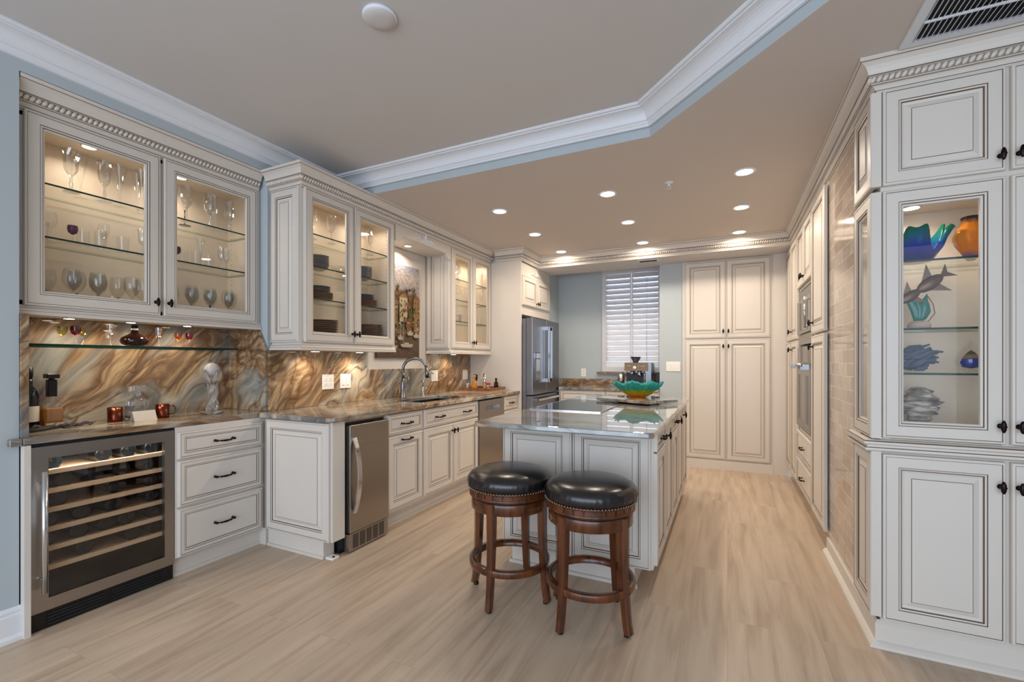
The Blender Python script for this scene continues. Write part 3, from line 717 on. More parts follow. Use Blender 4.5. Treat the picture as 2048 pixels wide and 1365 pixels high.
# ---- base run under the sink counter, face x=-2.265 (doors to -2.245)
FX = -2.266
EP = thing('base_end_cabinet', 'cream raised-panel end of the sink run at the corner by the ice maker', 'cabinet', (-2.86, 2.07, 0), 0)
mb = MB(); mb.box((0, 0, .12), (.594, .10, .880), 'cream'); mb.box((.594, .0, .12), (.615, .10, .880), 'cream'); mb.build('body', EP)
door(EP, .005, .122, .60, .872, kind='raised', name='end_panel')
mb = MB(); mb.box((0, .005, 0), (.53, .02, .12), 'cream'); mb.box((0, -.006, 0), (.534, .005, .018), 'cream'); mb.box((.515, .02, 0), (.53, .09, .12), 'cream'); mb.build('toe_kick', EP)
mb = MB(); mb.rbox((.535, .012, .0), (.60, .07, .012), 'whiteplastic', .003); mb.lathe([(.008, 0), (.008, .004), (.001, .004)], 'bronze', 10, c=(.585, .035, .012)); mb.build('door_stop_bracket', EP)

IM = thing('ice_maker', 'narrow stainless under-counter ice maker with curved handle', 'ice maker', (FX, 2.176, 0), RZL)
w = .395
mb = MB(); mb.box((0, .012, .03), (w, .5, .862), 'black'); mb.box((0, .03, .0), (w, .5, .03), 'black'); mb.box((0, 0, .862), (w, .5, .878), 'steel'); mb.build('body', IM)
dd = MB().box((.022, -.04, .135), (w, .010, .845), 'steel').build('door', IM, bevel=.004)
mb = MB(); hp = []
for i in range(17):
    t = i/16; z = .26+.50*t; hp.append((.058+.0*t, -.045-.05*sin(pi*t)**.8, z))
for i in range(16):
    (xa, ya, za), (xb, yb, zb) = hp[i], hp[i+1]
    mb.add([(xa-.016, ya, za), (xa+.016, ya, za), (xb+.016, yb, zb), (xb-.016, yb, zb), (xa-.016, ya+.010, za), (xa+.016, ya+.010, za), (xb+.016, yb+.010, zb), (xb-.016, yb+.010, zb)], [(0,1,2,3),(7,6,5,4),(0,3,7,4),(1,5,6,2)], 'chrome', False)
mb.build('handle', dd)
mb = MB(); mb.box((.02, -.03, .012), (w-.0, .011, .128), 'steel')
for c in range(5):
    for r_ in range(9): mb.box((.055+.062*c, -.0315, .026+.0105*r_), (.105+.062*c, -.029, .0318+.0105*r_), 'black')
mb.build('vent_grille', IM)

def base_cab(label, y0, y1, parts, x=FX):
    t = thing('base_cabinet', label, 'cabinet', (x, y0, 0), RZL); w = y1-y0
    if 'sink base' in label:
        MB().box((0, 0, .13), (w-.001, .60, .69), 'cream').box((0, 0, .69), (w-.001, .05, .880), 'cream').box((0, .05, .69), (.03, .60, .880), 'cream').box((w-.031, .05, .69), (w-.001, .60, .880), 'cream').build('body', t)
    else: carcass(t, 0, w-.001, .13, .880, .60)
    mb = MB(); mb.box((0, .075, 0), (w-.001, .09, .13), 'cream'); mb.box((0, .066, 0), (w-.001, .075, .02), 'cream'); mb.build('toe_kick', t)
    for p in parts: p(t, w)
    return t
base_cab('cream base cabinet with one drawer over a pull-out door, right of the ice maker', 2.575, 3.012,
    [lambda t, w: door(t, .01, .715, w-.008, .868, kind='drawer', pullat=[(w/2, .79)], name='drawer'),
     lambda t, w: door(t, .01, .155, w-.008, .70, pullat=[(w/2, .668)])])
base_cab('wide cream sink base cabinet with false drawer front and two doors', 3.013, 3.916,
    [lambda t, w: door(t, .008, .715, w-.008, .868, kind='drawer', pullat=[(w*.25, .79), (w*.75, .79)], name='drawer'),
     lambda t, w: door(t, .008, .155, w/2-.003, .70, knobat=(w/2-.03, .64)), lambda t, w: door(t, w/2+.003, .155, w-.008, .70, knobat=(w/2+.03, .64))])
base_cab('small cream base cabinet with a narrow drawer at the refrigerator end of the counter', 4.475, 4.857,
    [lambda t, w: door(t, .01, .715, w-.01, .868, kind='drawer', pullat=[(w/2, .79, .08)], name='drawer'),
     lambda t, w: door(t, .01, .155, w-.01, .70, knobat=(.05, .64))])
DW = thing('dishwasher', 'stainless dishwasher with recessed grip handle beyond the sink', 'dishwasher', (FX, 3.918, 0), RZL)
w = .555
MB().box((0, .012, .12), (w, .58, .878), 'black').box((0, .06, 0), (w, .1, .12), 'black').build('body', DW)
mb = MB()
hx0, hx1, hz0, hz1 = .12, w-.12, .765, .80
for a_, b_ in (((.005, -.03, .135), (w-.005, .011, hz0)), ((.005, -.03, hz1), (w-.005, .011, .862)), ((.005, -.03, hz0), (hx0, .011, hz1)), ((hx1, -.03, hz0), (w-.005, .011, hz1))): mb.box(a_, b_, 'steel')
mb.add([(hx0, -.03, hz1), (hx1, -.03, hz1), (hx1, .008, hz1-.01), (hx0, .008, hz1-.01), (hx0, -.03, hz0), (hx1, -.03, hz0)], [(0, 3, 2, 1), (3, 4, 5, 2)], 'chrome')
mb.build('door', DW)

# ---- refrigerator enclosure
tag(MB().box((-2.925, 4.861, 0), (-2.21, 4.885, 2.465), 'cream').build('refrigerator_side_panel'), 'tall plain cream panel closing the sink run beside the refrigerator', 'panel')
OF = thing('wall_cabinet', 'small cream two-door cabinet over the refrigerator with scroll ornament', 'cabinet', (-2.23, 4.888, 1.83), RZL)
w = .965
mb = MB(); mb.box((0, 0, 0), (w, .60, .77), 'cream'); mb.build('body', OF)
door(OF, .03, .115, w/2-.002, .475, knobat=(w/2-.03, .165)); door(OF, w/2+.002, .115, w-.03, .475, knobat=(w/2+.03, .165))
scroll(OF, w/2, -.006, .535, 1.0)
RF = thing('refrigerator', 'stainless french-door refrigerator with water dispenser', 'refrigerator', (-2.13, 4.895, 0), RZL)
w = .925
MB().box((0.005, .03, .02), (w-.005, .74, 1.775), 'steeldark').box((.01, -.01, 1.775), (.12, .06, 1.79), 'black').box((0.03, .06, 0), (w-.03, .7, .02), 'black').build('body', RF)
for k, (x0, x1) in enumerate(((0, w/2-.003), (w/2+.003, w))):
    d_ = MB().box((x0, -.055, .86), (x1, .028, 1.785), 'steeldark').build('door', RF, bevel=.008)
    hx = w/2-.045 if k == 0 else w/2+.045
    mb = MB(); mb.box((hx-.012, -.115, 1.0), (hx+.012, -.095, 1.70), 'chrome')
    for zz in (1.0, 1.655): mb.box((hx-.012, -.10, zz), (hx+.012, -.054, zz+.045), 'chrome')
    mb.build('handle', d_)
    if k == 0:
        q = MB().box((.09, -.0565, 1.02), (.24, -.054, 1.37), 'black').box((.105, -.075, 1.30), (.225, -.055, 1.36), 'chrome').box((.105, -.062, 1.03), (.225, -.056, 1.29), 'chrome'); q.build('dispenser', d_)
for (z0, z1, zh) in ((.45, .85, .79), (.03, .445, .385)):
    d_ = MB().box((0, -.055, z0), (w, .028, z1), 'steeldark').build('freezer_drawer', RF, bevel=.008)
    mb = MB(); mb.box((.08, -.11, zh), (w-.08, -.09, zh+.025), 'chrome'); mb.box((.08, -.10, zh), (.11, -.054, zh+.025), 'chrome'); mb.box((w-.11, -.10, zh), (w-.08, -.054, zh+.025), 'chrome'); mb.build('handle', d_)

# ---- alcove base cabinets and counter
AC = thing('base_cabinet', 'cream base cabinets below the shuttered window in the alcove', 'cabinet', (-2.055, 5.775, 0), 0)
w = 1.291
carcass(AC, 0, w, .11, .880, .50)
MB().box((0, .06, 0), (w, .075, .11), 'cream').build('toe_kick', AC)
for (a_, b_) in ((.02, .63), (.64, 1.28)):
    door(AC, a_, .72, b_, .868, kind='drawer', pullat=[((a_+b_)/2, .79)], name='drawer')
    m_ = (a_+b_)/2
    door(AC, a_, .13, m_-.002, .705, knobat=(m_-.03, .64)); door(AC, m_+.002, .13, b_, .705, knobat=(m_+.03, .64))
tag(slab('countertop', [[(-2.055, 5.74), (-.763, 5.74), (-.763, 6.278), (-2.055, 6.278)]], .882, .914, 'marble_top'), 'quartzite worktop under the shuttered window with the coffee machine', 'countertop', 'quartzite worktops')
tag(MB().box((-2.248, 6.279, .9145), (-.763, 6.298, 1.012), 'marble_wall_warm').build('backsplash', bevel=.001), 'low brown quartzite upstand behind the alcove worktop', 'backsplash', 'quartzite backsplash slabs')

# ---- shutters
for (xa, xb, lb) in ((wx0+.005, -1.19, 'left leaf of the white plantation shutters at the alcove window'), (-1.186, wx1-.005, 'right leaf of the white plantation shutters at the alcove window')):
    t = thing('plantation_shutter', lb, 'shutter', ((xa+xb)/2, 6.285, wz0+.002), 0, 'window shutters'); h = wz1-wz0-.004; hw = (xb-xa)/2-.001
    mb = MB()
    so, si = (.055, .016) if xa < -1.3 else (.016, .055)
    mb.box((-hw, -.015, 0), (-hw+so, .015, h), 'outside'); mb.box((hw-si, -.015, 0), (hw, .015, h), 'outside')
    mb.box((-hw+so, -.015, 0), (hw-si, .015, .07), 'outside'); mb.box((-hw+so, -.015, h-.06), (hw-si, .015, h), 'outside'); mb.build('frame', t)
    mb = MB(); N = 18
    for k in range(N):
        zc = .07+(h-.13)*(k+.5)/N
        T = Matrix.Translation((0, 0, zc)) @ Matrix.Rotation(radians(66), 4, 'X')
        mb.box((-hw+so+.001, -.036, -.0045), (hw-si-.001, .036, .0045), 'outside', T)
    mb.build('louvers', t)
    MB().cyl((0 if xa > -1.3 else -hw+so+.02, -.04, .15), (0 if xa > -1.3 else -hw+so+.02, -.04, h-.14), .003, 'outside', 6).build('tilt_rod', t)

# ---- tall pantry on the back wall
TB = thing('pantry_cabinet', 'tall cream four-door pantry on the far wall at the end of the aisle', 'cabinet', (-.49, 5.81, 0), 0)
w = .95
MB().box((0, 0, 0), (w, .50, 2.458), 'cream').build('body', TB)
MB().box((-.0, -.025, 0), (w, -.001, .105), 'cream').build('plinth', TB)
door(TB, .025, .115, .470, 1.52, knobat=(.445, 1.44)); door(TB, .476, .115, .925, 1.52, knobat=(.50, 1.44))
door(TB, .025, 1.535, .470, 2.44, knobat=(.445, 1.615)); door(TB, .476, 1.535, .925, 2.44, knobat=(.50, 1.615))

# ---- right-hand run (face x=.605, doors proud)
RZR = -pi/2    # local x -> world -y, local -y -> world -x
def rcab(name, label, y0, y1, z1=2.47, cat='cabinet'):   # local x=0 at y1 (far end)
    return thing(name, label, cat, (.605, y1, 0), RZR)
PA = rcab('pantry_cabinet', 'tall narrow cream pantry with two doors between tile wall and ovens', 3.585, 4.105)
w = 4.105-3.587
carcass(PA, 0, w, .11, 2.468, .58); MB().box((0, .06, 0), (w, .075, .11), 'cream').build('toe_kick', PA)
door(PA, .005, .135, w, 1.455, knobat=(.09, 1.375), y=-.008); door(PA, .005, 1.472, w, 2.44, knobat=(.09, 1.555), y=-.008)
OV = rcab('oven_cabinet', 'tall cream cabinet housing the oven and microwave on the right', 4.107, 4.925)
w = .818
mb = MB(); mb.box((0, 0, .11), (w, .58, .655), 'cream'); mb.box((0, 0, 1.905), (w, .58, 2.468), 'cream'); mb.box((0, 0, .655), (.03, .58, 1.905), 'cream'); mb.box((w-.03, 0, .655), (w, .58, 1.905), 'cream'); mb.build('body', OV)
MB().box((0, .06, 0), (w, .075, .11), 'cream').build('toe_kick', OV)
door(OV, .01, .135, w-.01, .385, kind='drawer', pullat=[(w/2, .26)], name='drawer', y=-.004); door(OV, .01, .398, w-.01, .635, kind='drawer', pullat=[(w/2, .52)], name='drawer', y=-.004)
door(OV, .01, 1.93, w/2-.002, 2.44, knobat=(w/2-.03, 1.99), y=-.004); door(OV, w/2+.002, 1.93, w-.01, 2.44, knobat=(w/2+.03, 1.99), y=-.004)
OO = thing('wall_oven', 'stainless wall oven with bar handle below the microwave', 'oven', (.605, 4.107+.04, .66), RZR); OO.location = (.605, 4.885, .66)
w = .738
MB().box((0, .0, 0), (w, .5, .735), 'steel').build('body', OO)
d_ = MB().box((0, -.03, .03), (w, -.001, .56), 'steel').build('door', OO, bevel=.003)
MB().box((.08, -.032, .10), (w-.08, -.0295, .49), 'blackglass').build('window', d_)
mb = MB(); mb.cyl((.03, -.085, .575), (w-.03, -.085, .575), .013, 'chrome', 14)
for x_ in (.05, w-.05): mb.prism([(-.03, 0), (.0, -.085+.03), (.02, 0)], -.02, .02, 'chrome', T=Matrix.Translation((x_, -.03, .56)))
mb.build('handle', d_)
MB().box((0, -.022, .60), (w, -.001, .73), 'blackglass').build('control_panel', OO)
MW = thing('microwave', 'built-in stainless microwave above the wall oven', 'microwave', (.605, 4.885, 1.41), RZR)
MB().box((0, 0, 0), (w, .45, .47), 'steel').build('body', MW)
MB().box((0, -.012, .0), (w, -.001, .085), 'steel').build('lower_trim', MW)
MB().box((0, -.012, .40), (w, -.001, .47), 'steeldark').build('control_panel', MW)
d_ = MB().box((.0, -.025, .095), (w, -.001, .39), 'steel').build('door', MW, bevel=.003)
MB().box((.06, -.027, .12), (w-.15, -.0245, .365), 'blackglass').build('window', d_)
mb = MB(); mb.cyl((w-.06, -.055, .12), (w-.06, -.055, .37), .008, 'chrome', 10); mb.cyl((w-.06, -.055, .14), (w-.06, -.02, .14), .005, 'chrome', 8); mb.cyl((w-.06, -.055, .35), (w-.06, -.02, .35), .005, 'chrome', 8); mb.build('handle', d_)
PB = rcab('pantry_cabinet', 'tall cream pantry in the far right corner beyond the ovens', 4.927, 5.785)
w = 5.785-4.929
carcass(PB, 0, w, .11, 2.458, .58); MB().box((0, .06, 0), (w, .075, .11), 'cream').build('toe_kick', PB)
for z0, z1, kz in ((.135, 1.46, 1.38), (1.475, 2.44, 1.56)):
    door(PB, .03, z0, w/2-.002, z1, y=-.004); door(PB, w/2+.002, z0, w-.005, z1, knobat=(w/2+.05, kz), y=-.004)

# ---- display cabinet, near right. local origin front-left bottom
DC = thing('display_cabinet', 'large cream display cabinet with glass middle doors at the right edge of the picture', 'cabinet', (.615, 2.52, 0), 0)
w = .82; dep = .30
mb = MB()
mb.box((0, 0, 0), (w, dep, .925), 'cream'); mb.box((0, 0, 1.985), (w, dep, 2.468), 'cream')
mb.box((.0, 0, .925), (.035, .02, 1.985), 'cream'); mb.box((0, dep-.03, .925), (.012, dep, 1.985), 'cream'); mb.box((w-.02, 0, .925), (w, dep, 1.985), 'cream')
mb.box((.395, 0, .925), (.43, .02, 1.985), 'cream'); mb.box((0.012, dep-.012, .925), (w-.02, dep, 1.985), 'cream_in')
mb.box((.02, .02, .925), (w-.02, dep-.012, .930), 'cream_in'); mb.box((.02, .02, 1.98), (w-.02, dep-.012, 1.985), 'cream_in')
mb.build('body', DC)
for (x0, x1, kx) in ((.0, .400, .382), (.412, .812, .437)):
    door(DC, x0+.004, .125, x1, .858, knobat=(kx, .76)); door(DC, x0+.004, .93, x1, 2.018, kind='glass', knobat=(kx, 1.005)); door(DC, x0+.004, 2.042, x1, 2.462, knobat=(kx, 2.10))
mid = [(.012, 0, None), (.022, .006, None), (.022, .016, G), (.016, .019, None), (.014, .028, None), (.028, .034, None), (.028, .044, G), (.020, .048, None), (.012, .052, None), (0, .053, None)]
mb = MB(); sweep(mb, [(0-.03, dep), (-.03, 0), (w, 0)], [(a+.008, b, m) for a, b, m in mid], .868); mb.build('waist_moulding', DC)
mb = MB(); sweep(mb, [(-.01, dep), (-.01, 0), (w, 0)], [(0, 0, None), (.035, 0, None), (.033, .012, None), (.022, .022, None), (.012, .028, None), (.012, .10, None), (0, .115, None)], 0); mb.build('plinth', DC)
endpanel(DC, .30, .135, .868, -.018, y0=-.018); endpanel(DC, .30, .925, 2.018, -.018, y0=-.018, kind='glass'); endpanel(DC, .30, 2.042, 2.462, -.018, y0=-.018)
mb = MB()
for z0, z1 in ((.135, .868), (.925, 2.018), (2.042, 2.462)):
    mb.box((-.018, -.018, z0), (-.0005, .012, z1), 'cream'); mb.box((-.018, dep-.03, z0), (-.0005, dep-.018, z1), 'cream')
mb.build('corner_stile', DC)
for z in (1.714, 1.414, 1.217): gshelf(DC, .016, w-.022, .03, dep-.02, z-.009)
puck(DC, .15, .15, 1.979, PUCK_W*.8); puck(DC, .6, .15, 1.979, PUCK_W*.6)

# ---- island
IS = thing('kitchen_island', 'cream panelled kitchen island behind the two stools', 'island', (-1.29, 2.58, 0), 0)
w = .925; ln = 1.98
mb = MB(); mb.box((0, 0, .11), (w-.004, ln, .884), 'cream'); mb.build('body', IS)
mb = MB(); mb.box((.06, -.005, 0), (.82, .012, .11), 'cream'); mb.box((.045, -.022, 0), (.835, -.005, .018), 'cream'); mb.box((.06, .012, 0), (.82, ln-.06, .11), 'cream'); mb.build('toe_kick', IS)
door(IS, .0, .112, .455, .878, name='end_panel', kind='raised'); door(IS, .462, .112, .908, .878, name='end_panel')
IR = w-.004
def iside(y0, y1, z0, z1, kind='raised', kn=None, pl_=None, name='door'):
    mb = MB(); hh = y1-y0; s = 1.0
    if kind == 'drawer' and z1-z0 < .13: s = (z1-z0)/.14
    rings(mb, 0, z0, hh, z1, pf(kind, s, 0))
    TT = Matrix.Translation((IR, y0, 0)) @ Matrix.Rotation(pi/2, 4, 'Z')
    mb.v = [tuple(TT @ Vector(v)) for v in mb.v]; o = mb.build(name, IS)
    if kn: k_ = knob(o, kn[0], -.021, kn[1]); k_.matrix_local = TT
    if pl_: k_ = pull(o, pl_[0], -.021, pl_[1], .09); k_.matrix_local = TT
    return o
yy = .0
iside(.005, .36, .765, .872, 'drawer', pl_=(.18, .82), name='drawer'); iside(.005, .36, .135, .755)
iside(.368, .76, .135, .872, kn=(.03, .80))
iside(.768, 1.12, .765, .872, 'drawer', pl_=(.18, .82), name='drawer'); iside(.768, 1.12, .135, .755)
iside(1.128, 1.54, .135, .872, kn=(.03, .80)); iside(1.548, 1.96, .135, .872, kn=(.03, .80))
def rr(x0, y0, x1, y1, r, n=5):
    P = []
    for (cx, cy, a0) in ((x1-r, y0+r, -pi/2), (x1-r, y1-r, 0), (x0+r, y1-r, pi/2), (x0+r, y0+r, pi)):
        for i in range(n+1): a = a0+pi/2*i/n; P.append((cx+r*cos(a), cy+r*sin(a)))
    return P
tag(slab('island_countertop', [rr(-1.345, 2.275, -.325, 4.63, .035)], .885, .9145, 'marble_isl', .007), 'glossy grey-blue quartzite island worktop overhanging the stools', 'countertop')
CT = thing('cooktop', 'black glass cooktop with steel edges set in the island worktop', 'cooktop', (-1.04, 3.48, .915), 0)
MB().box((-.255, -.46, 0), (.255, .46, .006), 'blackglass').build('glass_top', CT, bevel=.001)
mb = MB(); mb.box((-.262, -.468, 0), (.262, -.46, .007), 'chrome'); mb.box((-.262, .46, 0), (.262, .468, .007), 'chrome'); mb.box((.255, -.46, 0), (.262, .46, .007), 'chrome'); mb.box((-.262, -.46, 0), (-.255, .46, .007), 'chrome'); mb.build('steel_trim', CT)

# ---- stools
def make_stool(label, loc, rz):
    t = thing('swivel_stool', label, 'stool', loc, rz, 'backless swivel stools at the island')
    def mod(r, z, a, k):
        if r > .12: 
            q = .0055*(.5+.5*sin(a*46+2*sin(a*5)))*max(0, 1-abs(z-.620)/.034) if z < .655 else 0
            return (r-abs(q), z)
        return (r, z)
    MB().lathe([(.216, .600), (.224, .606), (.2285, .618), (.2295, .632), (.226, .648), (.214, .664), (.190, .678), (.155, .687), (.10, .692), (.05, .694), (.0005, .6945)], 'leather', 138, mod=mod).build('seat_cushion', t)
    mb = MB(); N = 88
    for i in range(N): a = 2*pi*i/N; mb.sphere((.2225*cos(a), .2225*sin(a), .599), .0052, 'gold', 6)
    mb.build('nailhead_trim', t)
    mb = MB(); mb.lathe([(.214, .601), (.2195, .598), (.2195, .590), (.214, .587), (.214, .566), (.2185, .563), (.2185, .556), (.212, .551), (.15, .551)], 'cherry', 72)
    N = 28
    for i in range(N):
        a = 2*pi*(i+.5)/N; T = Matrix.Rotation(a, 4, 'Z'); mb.box((.210, -.0205, .5665), (.2185, .0205, .5885), 'cherry', T)
        T = Matrix.Rotation(2*pi*i/N, 4, 'Z'); mb.box((.2105, -.0022, .5665), (.2150, .0022, .5885), 'cherry_dark', T)
    mb.build('seat_rim', t)
    MB().lathe([(.12, .552), (.12, .544), (.205, .544), (.205, .550)], 'black', 40).build('swivel_plate', t)
    MB().lathe([(.178, .543), (.205, .543), (.207, .538), (.207, .488), (.203, .484), (.182, .484), (.178, .488), (.178, .543)], 'cherry', 64, cap=False).build('apron', t)
    def ringseg(z0, z1, ri, ro):
        return MB().lathe([(ri, z0), (ro, z0), (ro+.003, z0+.006), (ro+.003, z1-.006), (ro, z1), (ri, z1), (ri, z0)], 'cherry', 64, cap=False)
    ringseg(.178, .213, .190, .2155).build('footrest_ring', t)
    for k in range(4):
        a = pi/4+k*pi/2; mb = MB(); prof = []
        zs = [.540, .46, .38, .30, .22, .16, .10, .05, .012]
        ro = [.213, .212, .212, .213, .216, .221, .226, .232, .240]; 
        wd = [.046, .046, .044, .041, .038, .036, .035, .034, .033]; dp = [.034, .034, .033, .031, .030, .030, .030, .030, .029]
        v = []
        for z, r_, w_, d_ in zip(zs, ro, wd, dp):
            for (dr, dw) in ((0, -w_/2+.006), (-.006, -w_/2), (-d_, -w_/2), (-d_, w_/2), (-.006, w_/2), (0, w_/2-.006)):
                v.append((r_+dr, dw, z))
        f = [(0,1,2,3,4,5), tuple(len(v)-1-i for i in range(6))]
        for i in range(len(zs)-1):
            for j in range(6): j2 = (j+1) % 6; f.append((i*6+j, (i+1)*6+j, (i+1)*6+j2, i*6+j2))
        T = Matrix.Rotation(a, 4, 'Z'); mb.add(v, f, 'cherry', False, T)
        # dark edges
        for s_ in (1,):
            pts = [tuple(T @ Vector((r_-.0005, s_*(w_/2-.0005), z))) for z, r_, w_ in zip(zs, ro, wd)]
            mb.tube(pts, .0016, 'cherry_dark', 5)
        lg = mb.build('leg', t)
        MB().cyl(tuple(T @ Vector((.215, 0, 0))), tuple(T @ Vector((.215, 0, .012))), .014, 'black', 12).build('foot_glide', lg)
    return t
ang = math.atan2(1.992-2.185, -.70+.615)
st = make_stool('right-hand backless swivel stool with round black leather seat, nearer the aisle', (-.615, 2.185, 0), ang-pi/4)
a2 = math.atan2(1.985-2.212, -1.084+1.074)
dup(st, (-1.074, 2.212, 0), a2-pi/4, 'left-hand backless swivel stool with round black leather seat, nearer the sink')

# ------------------------------------------------------------ ceiling fittings
dl = None; nm = ['left', 'middle', 'right']; rn = ['nearest', 'middle', 'farthest']
for i, x in enumerate((-1.826, -.86, .108)):
    for j, y in enumerate((3.56, 4.37, 5.20)):
        lb = 'round recessed ceiling light, %s row and %s column of the nine' % (rn[j], nm[i])
        if dl is None:
            dl = thing('recessed_light', lb, 'ceiling light', (x, y, ZL), 0, 'recessed lights in the kitchen ceiling')
            MB().lathe([(.058, -.0005), (.075, -.0005), (.075, -.004), (.060, -.007), (.055, -.004)], 'trimw', 28, cap=False).build('trim_ring', dl)
            MB().lathe([(.057, -.003), (.0005, -.003)], 'emit', 28, cap=False).build('lens', dl)
            lamp(dl, (0, 0, -.012), DOWN_W, .11, spread=165)
        else: dup(dl, (x, y, ZL), label=lb)
sp = thing('ceiling_speaker', 'round white dome on the main ceiling near the top of the picture', 'ceiling fixture', (-1.349, 1.50, ZM))
MB().lathe([(.072, -.0005), (.072, -.012), (.068, -.016)], 'trimw', 40).build('rim', sp)
MB().lathe([(.067, -.016), (.064, -.020), (.03, -.023), (.0005, -.024)], 'ceil', 40).build('cover', sp)
sk = thing('sprinkler_head', 'small white fire sprinkler on the kitchen ceiling', 'sprinkler', (-.393, 3.53, ZL))
MB().lathe([(.03, -.0005), (.03, -.004), (.012, -.007)], 'trimw', 20).build('escutcheon', sk)
MB().cyl((0, 0, -.005), (0, 0, -.03), .008, 'trimw', 10).tube([(-.012, 0, -.028), (-.014, 0, -.042), (0, 0, -.056)], .002, 'trimw', 6).tube([(.012, 0, -.028), (.014, 0, -.042), (0, 0, -.056)], .002, 'trimw', 6).build('head', sk)
MB().lathe([(.015, -.056), (.015, -.058), (.001, -.059)], 'chrome', 14).build('deflector', sk)
vt = thing('ceiling_vent', 'large louvred air return grille in the ceiling above the display cabinet', 'vent', (.655, 1.90, ZL))
W_, H_ = .70, .53
mb = MB()
for a_, b_ in (((0, 0, -.012), (W_, .035, -.0005)), ((0, H_-.035, -.012), (W_, H_, -.0005)), ((0, .035, -.012), (.035, H_-.035, -.0005)), ((W_-.035, .035, -.012), (W_, H_-.035, -.0005))): mb.box(a_, b_, 'trimw')
mb.build('frame', vt)
MB().box((.035, .035, -.003), (W_-.035, H_-.035, -.0006), 'tin').build('backing', vt)
mb = MB(); n = 36
for i in range(n):
    x = .04+(W_-.08)*i/(n-1); mb.box((-.0008, .035, -.007), (.0008, H_-.035, .007), 'trimw', Matrix.Translation((x, 0, -.011)) @ Matrix.Rotation(radians(38), 4, 'Y'))
for y in (.16, .37): mb.box((.035, y-.004, -.019), (W_-.035, y+.004, -.011), 'trimw')
mb.build('slats', vt)
v2 = thing('ceiling_vent', 'small white linear air vent under the far ceiling beam', 'vent', (-.97, 5.47, 2.46))
MB().box((0, 0, -.006), (.24, .10, -.0005), 'trimw').build('frame', v2)
mb = MB()
for k in range(5): mb.box((.02, .017+.015*k, -.008), (.22, .022+.015*k, -.006), 'tin')
mb.build('slots', v2)

# ------------------------------------------------------------ switches, outlets
def plate(label, loc, rz, w=.072, h=.118, n=1, outlet=False, group='wall plates'):
    t = thing('outlet' if outlet else 'light_switch', label, 'outlet' if outlet else 'switch', loc, rz, group)
    MB().rbox((-w/2, -.006, -h/2), (w/2, -.0003, h/2), 'whiteplastic', .002).build('cover_plate', t)
    for k in range(n):
        x = (k-(n-1)/2)*.046
        if outlet:
            mb = MB()
            for z in (-.02, .02):
                mb.box((x-.017, -.0075, z-.014), (x+.017, -.006, z+.014), 'whiteplastic')
                mb.box((x-.007, -.0078, z-.004), (x-.005, -.0074, z+.006), 'tin'); mb.box((x+.005, -.0078, z-.004), (x+.007, -.0074, z+.006), 'tin')
            mb.build('socket', t)
        else: MB().rbox((x-.016, -.0095, -.033), (x+.016, -.006, .033), 'whiteplastic', .002).build('rocker', t)
    return t
plate('white double outlet plate on the backsplash left of the faucet', (-2.905, 2.63, 1.10), RZL, .116, n=2, outlet=True)
plate('white double switch plate beside the outlet on the backsplash', (-2.905, 2.812, 1.10), RZL, .118, n=2)
plate('white switch plate right of the faucet', (-2.905, 4.09, 1.105), RZL, .118, n=2)
plate('white switch plate farthest along the backsplash above the wooden tray', (-2.905, 4.73, 1.10), RZL, .11, n=1)
plate('white triple switch plate on the wall left of the tall far pantry', (-.60, 5.83, 1.20), 0, .165, n=3)
plate('small white outlet on the blue alcove wall beside the window', (-1.873, 6.30, 1.10), 0, outlet=True)
tag(MB().box((-.775, 6.00, 1.42), (-.761, 6.10, 1.80), 'traywood').build('wall_plaque'), 'slim dark wall piece on the alcove side wall beside the shutters', 'wall decoration')

# ------------------------------------------------------------ faucet etc.
FA = thing('faucet', 'brushed gooseneck kitchen faucet arching over the sink', 'faucet', (-2.79, 3.42, .914), 0)
mb = MB(); mb.lathe([(.030, 0), (.030, .006), (.024, .012), (.022, .12), (.018, .15), (.0145, .19)], 'brushed', 20); mb.build('base', FA)
dx, dy = .22, .075
pts = [(0, 0, .18)]+[(0, 0, .27)]
for i in range(13):
    a = pi-pi*i/12*.93; pts.append((dx*(.5+.5*cos(a)), dy*(.5+.5*cos(a)), .27+.108*sin(a)))
MB().tube(pts, .0135, 'brushed', 12).build('spout', FA)
e = Vector(pts[-1]); MB().tube([tuple(e), tuple(e+Vector((.006, .002, -.05))), tuple(e+Vector((.010, .003, -.10)))], [.0145, .019, .021], 'brushed', 14).build('spray_head', FA)
MB().tube([(0, .02, .10), (.0, .05, .112), (.0, .075, .15), (0, .08, .20)], [.010, .008, .006, .008], 'brushed', 8).build('lever', FA)
FT = thing('filtered_water_tap', 'slim curved filtered-water tap right of the main faucet', 'faucet', (-2.76, 3.69, .914), 0)
MB().lathe([(.022, 0), (.022, .004), (.012, .015), (.010, .07), (.007, .09)], 'chrome', 16).build('base', FT)
MB().tube([(0, 0, .08), (.0, 0, .14), (.03, .01, .21), (.075, .02, .245), (.11, .03, .225)], .006, 'chrome', 8).build('spout', FT)
MB().tube([(0, .01, .06), (.02, .05, .085)], .004, 'chrome', 6).build('lever', FT)

